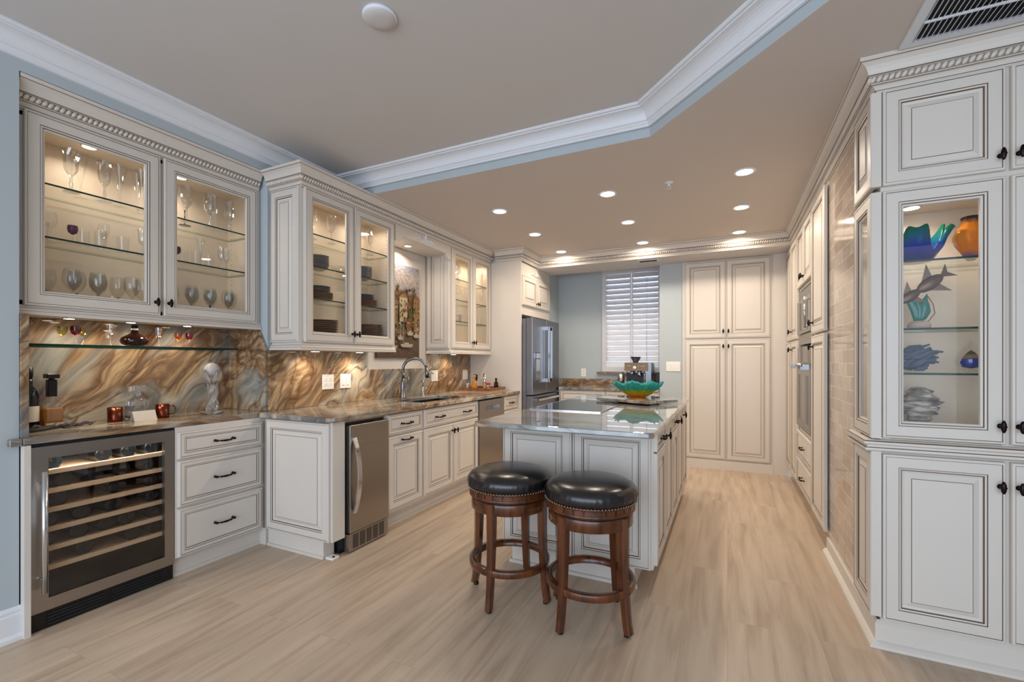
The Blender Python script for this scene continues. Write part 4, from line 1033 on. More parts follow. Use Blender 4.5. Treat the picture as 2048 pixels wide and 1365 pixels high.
# ------------------------------------------------------------ painting
PN = thing('painting', 'unframed canvas painting of a harbour village with trees and boats', 'painting', (-2.9285, 3.19, 1.295), RZL)
def canvas_mat():
    t = NT('harbour_canvas'); tc = t.n('TexCoord'); sp_ = t.n('SeparateXYZ', {0: tc.outputs['Object']})
    z = sp_.outputs[2]; n = t.n('TexNoise', {'Vector': tc.outputs['Object'], 'Scale': 9.0, 'Detail': 6.0}).outputs[0]
    nf = t.n('TexNoise', {'Vector': tc.outputs['Object'], 'Scale': 38.0, 'Detail': 4.0}).outputs[0]
    f = t.math('ADD', t.math('DIVIDE', z, .925), t.math('MULTIPLY', t.math('SUBTRACT', n, .5), .22))
    base = t.ramp(f, [(.0, sr(84, 62, 44)), (.18, sr(92, 74, 56)), (.30, sr(120, 96, 72)), (.36, sr(92, 84, 40)), (.52, sr(110, 78, 36)), (.70, sr(84, 62, 36)), (.74, sr(150, 140, 140)), (.86, sr(170, 158, 150)), (1, sr(138, 144, 160))])
    c = t.mix(t.math('MULTIPLY', t.ramp(nf, [(.45, (0, 0, 0)), (.62, (1, 1, 1))]), .4), base, sr(60, 46, 34))
    t.link(c, t.b.inputs['Base Color']); t.b.inputs['Roughness'].default_value = .6; t.bump(nf, .3, .003)
    return t.m
M['canvas'] = canvas_mat()
for k, c in dict(p_cream=(186, 168, 134), p_roof=(130, 78, 46), p_tan=(142, 108, 62), p_green=(78, 80, 36), p_white=(176, 164, 146), p_blue=(50, 70, 120), p_dark=(58, 42, 30), p_rust=(126, 74, 36)).items(): M[k] = plain('paint_'+k[2:], sr(*c), .6, noise=.25, nscale=60)
MB().box((0, -.028, 0), (.625, 0, .925), 'canvas').build('canvas', PN)
mb = MB(); lay = [0]
def pat(poly, m):
    lay[0] += 1; y = -.0283-.00006*lay[0]; mb.add([(x, y, z) for x, z in poly], [tuple(range(len(poly)))], m)
def pr(x0, z0, x1, z1, m): pat([(x0, z0), (x1, z0), (x1, z1), (x0, z1)], m)
random.seed(3)
for i in range(150):    # foliage dabs
    x = random.uniform(.02, .61); top = .60+.12*sin((x-.1)*5.0); z = random.uniform(.34, top); s_ = random.uniform(.008, .026)
    a0 = random.random()*3; pat([(min(.62, max(.005, x+s_*cos(a0+k*pi/3)*random.uniform(.6, 1.2))), z+s_*sin(a0+k*pi/3)*random.uniform(.6, 1.3)) for k in range(6)], random.choice(['p_green', 'p_dark', 'p_rust', 'p_tan', 'p_green']))
def house(x0, x1, z0, z1, m, r='p_roof'):
    pr(x0, z0, x1, z1, m); pat([(x0-.008, z1), (x1+.008, z1), ((x0+x1)/2+.01, z1+.035), ((x0+x1)/2-.02, z1+.035)], r)
    for i in range(2):
        for j in range(3): xx = x0+(x1-x0)*(.22+.42*i); zz = z1-.035-.05*j; pr(xx, zz-.011, xx+.012, zz+.011, 'p_dark')
house(.06, .13, .30, .56, 'p_tan'); house(.20, .27, .33, .56, 'p_tan'); house(.30, .42, .36, .60, 'p_cream', 'p_tan'); house(.52, .62, .28, .60, 'p_tan'); pr(.44, .32, .50, .47, 'p_green'); pr(.40, .30, .47, .40, 'p_rust')
for i in range(40):
    x = random.uniform(.02, .58); z = random.uniform(.27, .36); pr(x, z, x+random.uniform(.01, .035), z+random.uniform(.006, .02), random.choice(['p_white', 'p_tan', 'p_blue', 'p_rust', 'p_cream']))
for i in range(90):
    x = random.uniform(.02, .60); z = random.uniform(.30, .58); s_ = random.uniform(.006, .016); a0 = random.random()*3
    pat([(min(.62, max(.005, x+s_*cos(a0+k*pi/3)*random.uniform(.6, 1.2))), z+s_*sin(a0+k*pi/3)*random.uniform(.6, 1.6)) for k in range(6)], random.choice(['p_green', 'p_dark', 'p_rust', 'p_tan', 'p_green', 'p_cream']))
for i in range(50):
    x = random.uniform(.02, .55); z = random.uniform(.02, .26); pr(x, z, x+random.uniform(.02, .07), z+random.uniform(.003, .008), random.choice(['p_dark', 'p_tan', 'p_rust', 'p_dark']))
def boat(x, z, L_, m='p_white'):
    pat([(x, z+.02), (x+L_*.1, z-.01), (x+L_*.85, z-.012), (x+L_, z+.022)], m); pr(x+L_*.3, z+.018, x+L_*.65, z+.036, 'p_cream'); pr(x+.01, z-.022, x+L_*.9, z-.014, 'p_dark')
boat(.30, .12, .20); boat(.40, .24, .10); boat(.50, .22, .10); boat(.05, .22, .12); boat(.12, .10, .14); boat(.26, .19, .08)
for (x, z0, z1) in ((.34, .14, .44), (.30, .20, .40), (.10, .22, .42), (.54, .24, .40)): pr(x, z0, x+.004, z1, 'p_white')
mb.build('painted_scene', PN)

# ------------------------------------------------------------ glassware
PR = {
 'wine_glass': [(.0005, .0), (.034, .0), (.034, .002), (.006, .006), (.0035, .012), (.0035, .085), (.006, .095), (.026, .115), (.037, .14), (.040, .165), (.036, .195), (.031, .215)],
 'goblet': [(.0005, .0), (.034, .0), (.034, .003), (.008, .008), (.006, .03), (.010, .045), (.006, .06), (.007, .085), (.018, .10), (.028, .12), (.031, .15), (.031, .19), (.036, .225)],
 'champagne_flute': [(.0005, .0), (.030, .0), (.030, .002), (.004, .006), (.003, .04), (.006, .075), (.012, .11), (.020, .16), (.028, .20), (.036, .235)],
 'tumbler': [(.0005, .0), (.024, .0), (.026, .01), (.028, .05), (.031, .09)],
 'martini_glass': [(.0005, .0), (.034, .0), (.034, .002), (.004, .006), (.003, .09), (.006, .10), (.055, .175)],
 'cordial_glass': [(.0005, .0), (.022, .0), (.022, .002), (.004, .005), (.003, .04), (.005, .048), (.018, .058), (.022, .075), (.020, .095)],
}
PROTO = {}
def glass(kind, loc, label, group, mat='crystal', bowlmat=None, stemmat=None, scale=1.0, cat='glass', split=None, cut=False):
    key = (kind, mat, bowlmat, stemmat, cut)
    if key not in PROTO:
        pr_ = PR[kind]; n = 20
        mod = (lambda r, z, a, k: (r*(1+.05*(1 if int(a/(2*pi)*n) % 2 else -1)) if .1 < z < .2 else r, z)) if cut else None
        if bowlmat or stemmat:
            t = thing(kind, label, cat, loc, 0, group)
            si = split or [i for i, p in enumerate(pr_) if p[1] > (.045 if kind == 'cordial_glass' else .09)][0]
            MB().lathe(pr_[:si+1], stemmat or mat, n, cap=False).build('stem', t); MB().lathe(pr_[si:], bowlmat or mat, n, cap=False).build('bowl', t)
        else:
            t = MB().lathe(pr_, mat, n, mod=mod, cap=False, smooth=not cut).build(kind, loc=loc); tag(t, label, cat, group)
        t.scale = (scale,)*3; PROTO[key] = t; return t
    return dup(PROTO[key], loc, label=label, group=group, scale=scale)
M['blackstem'] = plain('black_stem_glass', sr(20, 20, 24), .1)
cab = 'of bar cabinet'
def shelf_row(zs, items, where, group):
    items = sorted(items, key=lambda q: q[1]); cnt = {}
    for (kind, y, x, kw) in items:
        key = (kind, str(kw)); i = cnt.get(key, 0); cnt[key] = i+1
    tot = dict(cnt); cnt = {}
    for (kind, y, x, kw) in items:
        key = (kind, str(kw)); i = cnt.get(key, 0); cnt[key] = i+1
        adj = kw.get('adj', 'clear'); k2 = {k: v for k, v in kw.items() if k != 'adj'}
        pos = '' if tot[key] == 1 else ', '+onn[i]
        glass(kind, (x, y, zs), '%s %s on %s%s' % (adj, kind.replace('_', ' '), where, pos), group, **k2)
XB = -3.16
c_ = dict(mat='cut', cut=True, adj='cut crystal')
shelf_row(2.156, [('goblet', 1.135, XB+.04, c_), ('goblet', 1.285, XB+.02, c_), ('champagne_flute', 1.20, XB-.03, {}), ('champagne_flute', 1.365, XB, {}), ('champagne_flute', 1.455, XB+.04, {}), ('champagne_flute', 1.475, XB-.05, {}), ('martini_glass', 1.03, XB-.06, {})], 'top shelf, left door '+cab, 'glasses on the top shelf of the bar cabinet')
shelf_row(2.156, [('champagne_flute', 1.625, XB, {}), ('goblet', 1.69, XB+.05, c_), ('goblet', 1.84, XB+.04, c_), ('champagne_flute', 1.90, XB, {}), ('goblet', 1.985, XB+.02, c_), ('martini_glass', 1.735, XB-.05, dict(stemmat='blackstem', adj='black-stemmed'))], 'top shelf, right door '+cab, 'glasses on the top shelf of the bar cabinet')
shelf_row(1.891, [('cordial_glass', 1.145, XB+.03, dict(bowlmat='purple', adj='purple-bowled')), ('tumbler', 1.035, XB, {}), ('tumbler', 1.20, XB, {}), ('tumbler', 1.255, XB+.05, {}), ('wine_glass', 1.31, XB-.05, dict(scale=.75, adj='small clear')), ('tumbler', 1.37, XB+.02, {}), ('goblet', 1.455, XB+.04, dict(mat='cut', cut=True, scale=.7, adj='short cut crystal')), ('wine_glass', 1.085, XB-.05, dict(scale=.75, adj='small clear'))], 'middle shelf, left door '+cab, 'glasses on the middle shelf of the bar cabinet')
shelf_row(1.891, [('cordial_glass', 1.64, XB+.04, dict(bowlmat='purple', adj='purple-bowled')), ('tumbler', 1.70, XB, {}), ('tumbler', 1.755, XB+.04, {}), ('champagne_flute', 1.805, XB, dict(scale=.8, adj='short clear')), ('tumbler', 1.86, XB, {}), ('goblet', 1.92, XB+.03, dict(mat='cut', cut=True, scale=.7, adj='short cut crystal')), ('goblet', 1.975, XB, dict(mat='cut', cut=True, scale=.7, adj='short cut crystal'))], 'middle shelf, right door '+cab, 'glasses on the middle shelf of the bar cabinet')
bs = dict(stemmat='blackstem', adj='black-stemmed')
shelf_row(1.541, [('wine_glass', 1.075, XB-.06, {}), ('wine_glass', 1.135, XB+.05, {}), ('wine_glass', 1.185, XB-.03, bs), ('wine_glass', 1.245, XB+.05, {}), ('wine_glass', 1.285, XB-.05, {}), ('wine_glass', 1.375, XB-.05, bs), ('wine_glass', 1.40, XB+.05, {}), ('wine_glass', 1.475, XB-.02, {}), ('tumbler', 1.03, XB+.04, {}), ('tumbler', 1.322, XB+.03, {})], 'bottom shelf, left door '+cab, 'glasses on the bottom shelf of the bar cabinet')
shelf_row(1.541, [('wine_glass', 1.60, XB+.05, bs), ('wine_glass', 1.66, XB-.05, {}), ('wine_glass', 1.72, XB+.05, {}), ('wine_glass', 1.78, XB-.05, {}), ('wine_glass', 1.835, XB+.05, bs), ('wine_glass', 1.90, XB-.05, {}), ('wine_glass', 1.955, XB+.05, {}), ('wine_glass', 2.03, XB-.04, {})], 'bottom shelf, right door '+cab, 'glasses on the bottom shelf of the bar cabinet')
# bar shelf
zs = 1.357; XS = -3.17
def bsg(kind, y, label, x=XS, **kw): glass(kind, (x, y, zs), label, 'small glasses on the bar shelf', **kw)
bsg('wine_glass', .985, 'clear wine glass at the far left end of the bar shelf', scale=.55)
bsg('cordial_glass', 1.118, 'pale green cordial glass on the bar shelf, left of the magenta one', bowlmat='yellow')
bsg('cordial_glass', 1.168, 'magenta cordial glass on the bar shelf', x=XS+.01, bowlmat='magenta', scale=1.05)
bsg('cordial_glass', 1.21, 'amber-tinted cordial glass on the bar shelf, right of the magenta one', x=XS-.02, bowlmat='amberglass')
bsg('goblet', 1.32, 'clear footed shot glass left of the dark decanter', x=XS+.01, mat='cut', scale=.52)
bsg('goblet', 1.56, 'clear footed shot glass right of the dark decanter', x=XS+.01, mat='cut', scale=.52)
bsg('cordial_glass', 1.675, 'orange cordial glass on the bar shelf', bowlmat='orange', scale=.95)
bsg('cordial_glass', 1.74, 'rose-red cordial glass on the bar shelf', bowlmat='pink')
bsg('martini_glass', 1.89, 'clear coupe on the right end of the bar shelf, left of the pair', scale=.6)
bsg('martini_glass', 1.965, 'clear coupe on the right end of the bar shelf, right of the pair', scale=.6)
dk = thing('decanter', 'squat dark round-bellied bottle in the middle of the bar shelf', 'bottle', (-3.17, 1.44, zs))
MB().lathe([(.0005, 0), (.04, 0), (.062, .012), (.070, .03), (.062, .05), (.035, .066), (.018, .078), (.0155, .11), (.0155, .113)], 'liqdark', 28).build('bottle_body', dk)
MB().lathe([(.016, .085), (.0168, .085), (.0168, .104), (.016, .104)], 'label', 20, cap=False).build('neck_label', dk)
MB().lathe([(.018, .111), (.018, .124), (.0005, .125)], 'bronze', 18).build('stopper', dk)

# bar counter objects
cz = .9146
b1 = thing('liquor_bottle', 'dark bottle with cream label at the left end of the bar counter', 'bottle', (-3.26, 1.02, cz))
MB().lathe([(.0005, 0), (.036, 0), (.038, .01), (.038, .17), (.030, .20), (.014, .225), (.014, .285)], 'bottle', 24).build('bottle_body', b1)
MB().lathe([(.0386, .04), (.0386, .12)], 'label', 24, cap=False).build('label', b1); MB().lathe([(.016, .27), (.016, .32), (.0005, .321)], 'black', 16).build('cap', b1)
b2 = thing('liquor_bottle', 'square amber liquor bottle with tall black stopper on the bar counter', 'bottle', (-3.255, 1.105, cz))
MB().rbox((-.036, -.036, 0), (.036, .036, .105), 'liq', .006).build('liquor', b2)
mb = MB(); mb.rbox((-.038, -.038, .0), (.038, .038, .135), 'crystal', .008); mb.lathe([(.036, .135), (.022, .155), (.016, .165)], 'crystal', 20, cap=False); mb.build('glass_body', b2)
MB().rbox((-.018, -.018, .165), (.018, .018, .255), 'black', .003).rbox((-.026, -.026, .262), (.026, .026, .286), 'black', .003).cyl((0, 0, .25), (0, 0, .265), .012, 'black', 10).build('stopper', b2)
MB().box((.038, -.034, .004), (.0392, .034, .026), 'label').build('label', b2)
tw = MB(); random.seed(5)
for k in range(9):
    y = .98+.02*k; x = -3.13+random.uniform(-.03, .03); p = [(x, y, cz+.010+.002*(k % 3))]
    for i in range(5): p.append((p[-1][0]+random.uniform(-.015, .012), p[-1][1]+random.uniform(.008, .03), cz+.008+random.uniform(0, .018)))
    tw.tube(p, [.007, .0065, .006, .005, .004, .003], 'driftwood', 6)
tw.tube([(-3.10, .97, cz+.009), (-3.12, 1.05, cz+.011), (-3.15, 1.13, cz+.012), (-3.17, 1.18, cz+.014), (-3.19, 1.23, cz+.02)], [.009, .009, .007, .005, .002], 'driftwood', 8)
tag(tw.build('driftwood_branch'), 'gnarled dark driftwood twigs lying at the front left of the bar counter', 'decoration')
def mug(label, loc, rz):
    t = thing('copper_mug', label, 'mug', loc, rz, 'copper mugs on the bar counter')
    MB().lathe([(.0005, 0), (.034, 0), (.036, .006), (.036, .082), (.034, .082), (.034, .008), (.0005, .008)], 'copper', 28).build('cup', t)
    MB().tube([(.034, 0, .07), (.055, 0, .072), (.066, 0, .055), (.066, 0, .035), (.055, 0, .018), (.034, 0, .018)], .0038, 'copper', 8).build('handle', t)
    return t
mg = mug('copper mug left of the crystal decanter on the bar counter', (-3.24, 1.375, cz), pi)
dup(mg, (-3.20, 1.60, cz), 1.2, 'copper mug right of the crystal decanter with its handle turned right')
cd = thing('crystal_decanter', 'square cut-crystal whiskey decanter with flat stopper on the bar counter', 'decanter', (-3.25, 1.49, cz))
mb = MB(); mb.rbox((-.045, -.045, 0), (.045, .045, .12), 'solidcrystal', .010)
for i in range(8):
    for s_ in (-1, 1): mb.tube([(s_*.045, -.036+.0103*i, .01), (s_*.046, -.036+.0103*i, .08)], .003, 'solidcrystal', 5)
    mb.tube([(-.036+.0103*i, -.045, .01), (-.036+.0103*i, -.046, .08)], .003, 'solidcrystal', 5)
mb.lathe([(.04, .12), (.03, .13), (.016, .14), (.022, .15), (.016, .16)], 'solidcrystal', 16, cap=False); mb.build('glass_body', cd)
MB().rbox((-.034, -.034, .168), (.034, .034, .205), 'solidcrystal', .006).cyl((0, 0, .155), (0, 0, .17), .014, 'solidcrystal', 12).build('stopper', cd)
MB().rbox((-.038, -.038, .008), (.038, .038, .03), 'liq', .006).build('liquor', cd)
nc = MB(); T = Matrix.Translation((-3.135, 1.47, cz)) @ Matrix.Rotation(pi/2+.12, 4, 'Z')
nc.add([(-.062, -.022, 0), (.062, -.022, 0), (.062, .0, .058), (-.062, .0, .058), (-.062, .022, 0), (.062, .022, 0), (.062, -.020, 0), (-.062, -.020, 0)], [(0, 1, 2, 3), (3, 2, 5, 4)], 'label', False, T)
nco = nc.build('place_card'); nco.modifiers.new('sol', 'SOLIDIFY').thickness = .0015
tag(nco, 'folded cream place card standing before the crystal decanter', 'card')
# crystal orb on dolphin base
dc = thing('crystal_orb_sculpture', 'frosted crystal ball held by a twisted glass dolphin figure on the bar counter', 'sculpture', (-3.13, 1.86, cz))
M['frost'] = plain('frosted_crystal', sr(226, 222, 220), .22, noise=.3, nscale=60, trans=.35)
MB().sphere((0, 0, .295), .047, 'frost', 24).build('ball', dc)
mb = MB(); mb.lathe([(.0005, 0), (.055, .002), (.070, .010), (.060, .016), (.02, .024)], 'solidcrystal', 24, mod=lambda r, z, a, k: (r*(1+.10*sin(a*5)), z+(.006*sin(a*3) if r > .05 else 0)))
for ph in (0, 2.1, 4.2):
    mb.tube([(.022*cos(ph+i*.45)*(1-.02*i), .022*sin(ph+i*.45), .02+.018*i) for i in range(11)], [.016, .018, .018, .017, .015, .014, .012, .012, .011, .010, .008], 'solidcrystal', 8)
for k in range(5):
    a = 2*pi*k/5; mb.tube([(.012*cos(a), .012*sin(a), .20), (.035*cos(a), .035*sin(a), .235), (.052*cos(a), .052*sin(a), .27), (.06*cos(a), .06*sin(a), .295)], [.008, .012, .010, .002], 'solidcrystal', 7)
mb.build('dolphin_base', dc)

# ------------------------------------------------------------ crockery in the glass cabinets left of the painting
def crock(kind, mat, n, loc, where, group, pitch, r):
    base = None
    for k in range(n):
        z = loc[2]+k*pitch
        nmx = ['bottom', 'second from bottom', 'third from bottom', 'fourth from bottom', 'fifth from bottom', 'sixth from bottom', 'seventh from bottom', 'eighth from bottom', 'ninth from bottom', 'tenth from bottom'][k] if k < n-1 else 'topmost'
        lb = '%s %s in stack %s, %s' % ('charcoal' if mat == 'plate_dark' else 'brown', kind, where, nmx)
        if base is None:
            pr_ = [(.0005, 0), (r*.5, 0), (r*.62, .003), (r*.97, .018), (r, .021), (r*.96, .021), (r*.6, .007), (.0005, .005)] if kind == 'plate' else [(.0005, 0), (r*.4, 0), (r*.8, .018), (r, .048), (r*.96, .048), (r*.7, .02), (.0005, .006)]
            base = MB().lathe(pr_, mat, 36).build(kind, loc=(loc[0], loc[1], z)); tag(base, lb, kind, group)
        else: dup(base, (loc[0], loc[1], z), label=lb, group=group)
zb = 1.345
crock('bowl', 'plate_dark', 4, (-2.79, 2.44, zb+.6045), 'on second shelf, left door beside painting', 'bowls in the glass cabinets', .021, .075)
crock('bowl', 'plate_dark', 4, (-2.79, 2.90, zb+.6045), 'on second shelf, right door beside painting', 'bowls in the glass cabinets', .021, .075)
crock('plate', 'plate_brown', 5, (-2.79, 2.45, zb+.3745), 'on third shelf, left door beside painting', 'plates in the glass cabinets', .0105, .095)
crock('plate', 'plate_dark', 3, (-2.79, 2.445, zb+.3745+.062), 'on brown plates behind left door', 'plates in the glass cabinets', .014, .08)
crock('plate', 'plate_brown', 5, (-2.79, 2.93, zb+.3745), 'on third shelf, right door beside painting', 'plates in the glass cabinets', .0105, .095)
crock('plate', 'plate_dark', 3, (-2.79, 2.92, zb+.3745+.062), 'on brown plates behind right door', 'plates in the glass cabinets', .014, .075)
crock('plate', 'plate_brown', 11, (-2.785, 2.47, zb+.0555), 'on cabinet floor, left door beside painting', 'plates in the glass cabinets', .0155, .115)
crock('plate', 'plate_brown', 11, (-2.785, 2.955, zb+.0555), 'on cabinet floor, right door beside painting', 'plates in the glass cabinets', .0155, .115)
sg = thing('glass_bowl', 'small pale glass bowl on the second shelf behind the left door', 'bowl', (-2.72, 2.57, zb+.6045))
MB().lathe([(.0005, 0), (.025, 0), (.055, .03), (.062, .045)], 'cut', 24, cap=False).build('bowl_body', sg)
grp = 'goblets in the cabinets over the sink counter'
for (y, x, lb) in ((2.39, -2.80, 'cut crystal goblet at far left on the top shelf beside the painting'), (2.55, -2.78, 'large cut crystal goblet on the top shelf behind the left door'), (2.97, -2.78, 'large cut crystal goblet on the top shelf behind the right door'), (2.89, -2.84, 'smaller goblet behind the large one on the top shelf, right door')):
    glass('goblet', (x, y, zb+.8345), lb, grp, mat='cut', cut=True, scale=.95)
for i, (y, x) in enumerate(((4.27, -2.72), (4.36, -2.76), (4.53, -2.72), (4.72, -2.78), (4.80, -2.72))):
    glass('goblet', (x, y, zb+.8195), 'cut crystal goblet on the top shelf right of the painting, %s' % onn[i], grp, mat='cut', cut=True, scale=.8)
for i, (y, x) in enumerate(((4.29, -2.72), (4.42, -2.74), (4.54, -2.71), (4.70, -2.76), (4.79, -2.71))):
    glass('wine_glass', (x, y, zb+.5945), 'stemmed glass on the second shelf right of the painting, %s' % onn[i], 'stemware right of the painting', scale=.7)
for i, (y, x) in enumerate(((4.30, -2.72), (4.37, -2.74), (4.45, -2.72), (4.66, -2.74), (4.77, -2.72))):
    glass('tumbler', (x, y, zb+.3595), 'plain tumbler on the third shelf right of the painting, %s' % onn[i], 'tumblers right of the painting')

# ------------------------------------------------------------ wooden tray with bottles
TR = thing('serving_tray', 'oblong two-tone wooden tray at the far end of the sink counter', 'tray', (-2.60, 4.62, .9145), .0)
mb = MB(); mb.rbox((-.20, -.19, 0), (.20, .19, .018), 'traylight', .003); mb.build('base', TR)
mb = MB()
for a_, b_ in (((-.205, -.195, .018), (.205, -.175, .045)), ((-.205, .175, .018), (.205, .195, .045)), ((-.205, -.175, .018), (-.185, .175, .045)), ((.185, -.175, .018), (.205, .175, .045))): mb.box(a_, b_, 'traywood')
mb.build('rim', TR)
tz = .9145+.019
def tb(name, label, cat, x, y, parts):
    t = thing(name, label, cat, (x, y, tz), 0, 'bottles and jars on the wooden tray')
    for nm_, pr_, m_ in parts: MB().lathe(pr_, m_, 20).build(nm_, t)
tb('cordial_glass', 'small dark shot glass at the left of the wooden tray', 'glass', -2.72, 4.48, [('bowl', [(.016, 0), (.02, .03), (.026, .075)], 'cut')])
tb('liqueur_bottle', 'round-bellied amber bottle with gold neck on the wooden tray', 'bottle', -2.70, 4.61, [('bottle_body', [(.0005, 0), (.034, .0), (.040, .03), (.034, .06), (.013, .095), (.012, .14)], 'liq'), ('cap', [(.013, .14), (.013, .165), (.0005, .166)], 'traylight')])
tb('pepper_grinder', 'black-topped pepper grinder on the wooden tray', 'grinder', -2.75, 4.72, [('glass_body', [(.0005, 0), (.022, 0), (.022, .10)], 'cut'), ('cap', [(.025, .10), (.025, .17), (.0005, .172)], 'black')])
tb('steel_grinder', 'slim stainless cylinder grinder on the wooden tray', 'grinder', -2.60, 4.68, [('body', [(.0005, 0), (.019, 0), (.019, .185), (.0005, .187)], 'chrome')])
tb('spice_jar', 'small glass jar with red lid on the wooden tray', 'jar', -2.55, 4.68, [('glass_body', [(.0005, 0), (.023, 0), (.023, .055)], 'cut'), ('lid', [(.025, .055), (.025, .075), (.0005, .077)], 'red')])
tb('vanilla_bottle', 'small square-shouldered dark brown bottle on the wooden tray', 'bottle', -2.48, 4.74, [('bottle_body', [(.0005, 0), (.026, 0), (.026, .075), (.011, .09), (.011, .11)], 'liqdark'), ('cap', [(.014, .11), (.014, .13), (.0005, .131)], 'black')])

# ------------------------------------------------------------ island decor
TY = thing('stone_slab_tray', 'polished quartzite slab raised on a turntable under the glass bowl', 'tray', (0, 0, 0))
TY.location = (-.72, 3.92, .9145)
sl = slab('slab', [[(-.36+.05, -.06), (.15, -.30), (.35, .02), (.35, .15), (.05, .34), (-.31, .12)]], .014, .036, 'marble_isl', .003); sl.parent = TY
MB().lathe([(.13, 0), (.13, .0135)], 'black', 30).build('turntable', TY)
BW = thing('glass_bowl', 'fluted art-glass bowl, amber at the base and teal at the rim, on the island', 'bowl', (-.71, 4.05, .9508))
def flute(r, z, a, k):
    f = min(1, z/.12); return (r*(1+.075*f*sin(a*24)), z+f*f*(.012*sin(a*7)+.004*sin(a*26)))
MB().lathe([(.05, 0), (.075, .004), (.115, .03), (.155, .065), (.185, .095), (.205, .125), (.199, .124), (.178, .095), (.148, .067), (.108, .034), (.06, .010), (.0005, .009)], 'bowlglass', 156, mod=flute).build('bowl_body', BW)

# ------------------------------------------------------------ coffee machine
CM = thing('espresso_machine', 'stainless espresso machine with grinder hopper under the shuttered window', 'coffee machine', (-1.045, 5.975, .9145), 0)
M['warmsteel'] = steel('warm_steel', 0, sr(150, 126, 102))
mb = MB(); mb.rbox((-.15, .02, .0), (.17, .24, .33), 'steeldark', .01); mb.box((-.15, -.10, 0), (.15, .02, .035), 'black'); mb.box((.10, -.05, .035), (.17, .02, .33), 'steeldark'); mb.box((-.15, -.0, .035), (.10, .02, .2), 'black'); mb.build('body', CM)
mb = MB(); mb.add([(-.16, -.09, .225), (.13, -.09, .225), (.13, -.075, .33), (-.16, -.075, .33), (-.16, .03, .225), (.13, .03, .225), (.13, .03, .33), (-.16, .03, .33)], [(0,1,2,3),(1,5,6,2),(3,2,6,7),(0,3,7,4),(0,4,5,1)], 'warmsteel'); mb.build('control_panel', CM)
mb = MB(); T = Matrix.Translation((-.03, -.088, .265)) @ Matrix.Rotation(pi/2, 4, 'X'); mb.lathe([(.022, 0), (.022, .008), (.001, .008)], 'whiteplastic', 20, T=T)
for x in (-.12, -.095, .02, .05, .08): mb.lathe([(.009, 0), (.009, .006), (.001, .006)], 'chrome', 12, T=Matrix.Translation((x, -.086, .285)) @ Matrix.Rotation(pi/2, 4, 'X'))
mb.build('gauge_and_buttons', CM)
MB().lathe([(.032, .33), (.034, .345), (.062, .385), (.064, .40)], 'smoke', 20, c=(-.05, .10, 0), cap=False).lathe([(.066, .40), (.066, .408), (.001, .41)], 'black', 20, c=(-.05, .10, 0)).build('bean_hopper', CM)
mb = MB()
for x in (-.07, .02): mb.cyl((x, -.04, .225), (x, -.04, .18), .026, 'chrome', 16)
mb.cyl((.02, -.04, .172), (.02, -.15, .165), .010, 'black', 10); mb.cyl((.02, -.04, .185), (.02, -.04, .16), .032, 'chrome', 16); mb.build('portafilter', CM)
MB().tube([(.085, -.06, .225), (.09, -.08, .15), (.085, -.09, .06)], .005, 'chrome', 8).build('steam_wand', CM)
KB = thing('steel_canister', 'grey perforated steel canister left of the espresso machine', 'canister', (-1.275, 6.02, .9145))
MB().lathe([(.0005, 0), (.045, 0), (.045, .20), (.042, .20), (.042, .01)], 'steel', 24).build('body', KB)
tag(MB().lathe([(.0005, 0), (.02, 0), (.024, .04), (.02, .09), (.016, .10), (.0005, .10)], 'chrome', 14).build('milk_jug', loc=(-1.17, 5.80, .9146)), 'small steel jug in front of the espresso machine', 'jug')
tag(MB().rbox((-.02, -.03, 0), (.035, .03, .20), 'black', .006).build('coffee_grinder_box', loc=(-.82, 6.06, .9146)), 'small black canister right of the espresso machine', 'canister')

# ------------------------------------------------------------ display cabinet objects
def wav(r, z, a, k):
    f = max(0, z)/.13; return (r*(1+.22*f*sin(a*3+.6)+.08*f*sin(a*7)), z*(1+.55*f*sin(a*3+.6)+.20*f*sin(a*8)))
DS = thing('art_glass_bowl', 'cobalt and green art-glass bowl with wave rim on the top display shelf', 'bowl', (.775, 2.66, 1.7145))
mb = MB(); mb.lathe([(.03, 0), (.055, .004), (.075, .03), (.085, .065), (.092, .11), (.086, .11), (.078, .066), (.066, .034), (.03, .014), (.0005, .012)], 'waveglass', 72, mod=wav)
mb.tube([(.06, -.02, .03), (.085, -.02, .07), (.10, -.015, .11), (.115, -.01, .145), (.128, -.01, .158)], [.008, .010, .010, .014, .012], 'waveglass', 10); mb.build('bowl_body', DS)
OVs = thing('art_glass_vase', 'orange ribbed art-glass vase on the top display shelf', 'vase', (.975, 2.68, 1.7145))
MB().lathe([(.012, 0), (.02, .01), (.03, .03), (.052, .07), (.060, .105), (.048, .14), (.030, .165), (.030, .175), (.036, .19), (.03, .195)], 'orangevase', 48, mod=lambda r, z, a, k: (r*(1+.04*sin(a*9+z*20)), z)).build('vase_body', OVs)
FS = thing('fish_sculpture', 'glass angelfish among teal fronds on the second display shelf', 'sculpture', (.79, 2.66, 1.4145))
MB().lathe([(.04, 0), (.042, .02), (.03, .035), (.0005, .04)], 'shell', 20).build('coral_base', FS)
for k, (dx, dz, ln_) in enumerate(((.01, .10, .13), (-.03, .12, .15), (.05, .09, .13))):
    mb = MB(); pts = [(-.01+dx*i/5+.012*sin(i), .0, .03+ln_*i/5) for i in range(6)]; mb.tube(pts, [.008, .019, .021, .017, .010, .001], 'teal', 8)
    mb.v = [(x, y*.4, z) for x, y, z in mb.v]; mb.build('frond', FS)
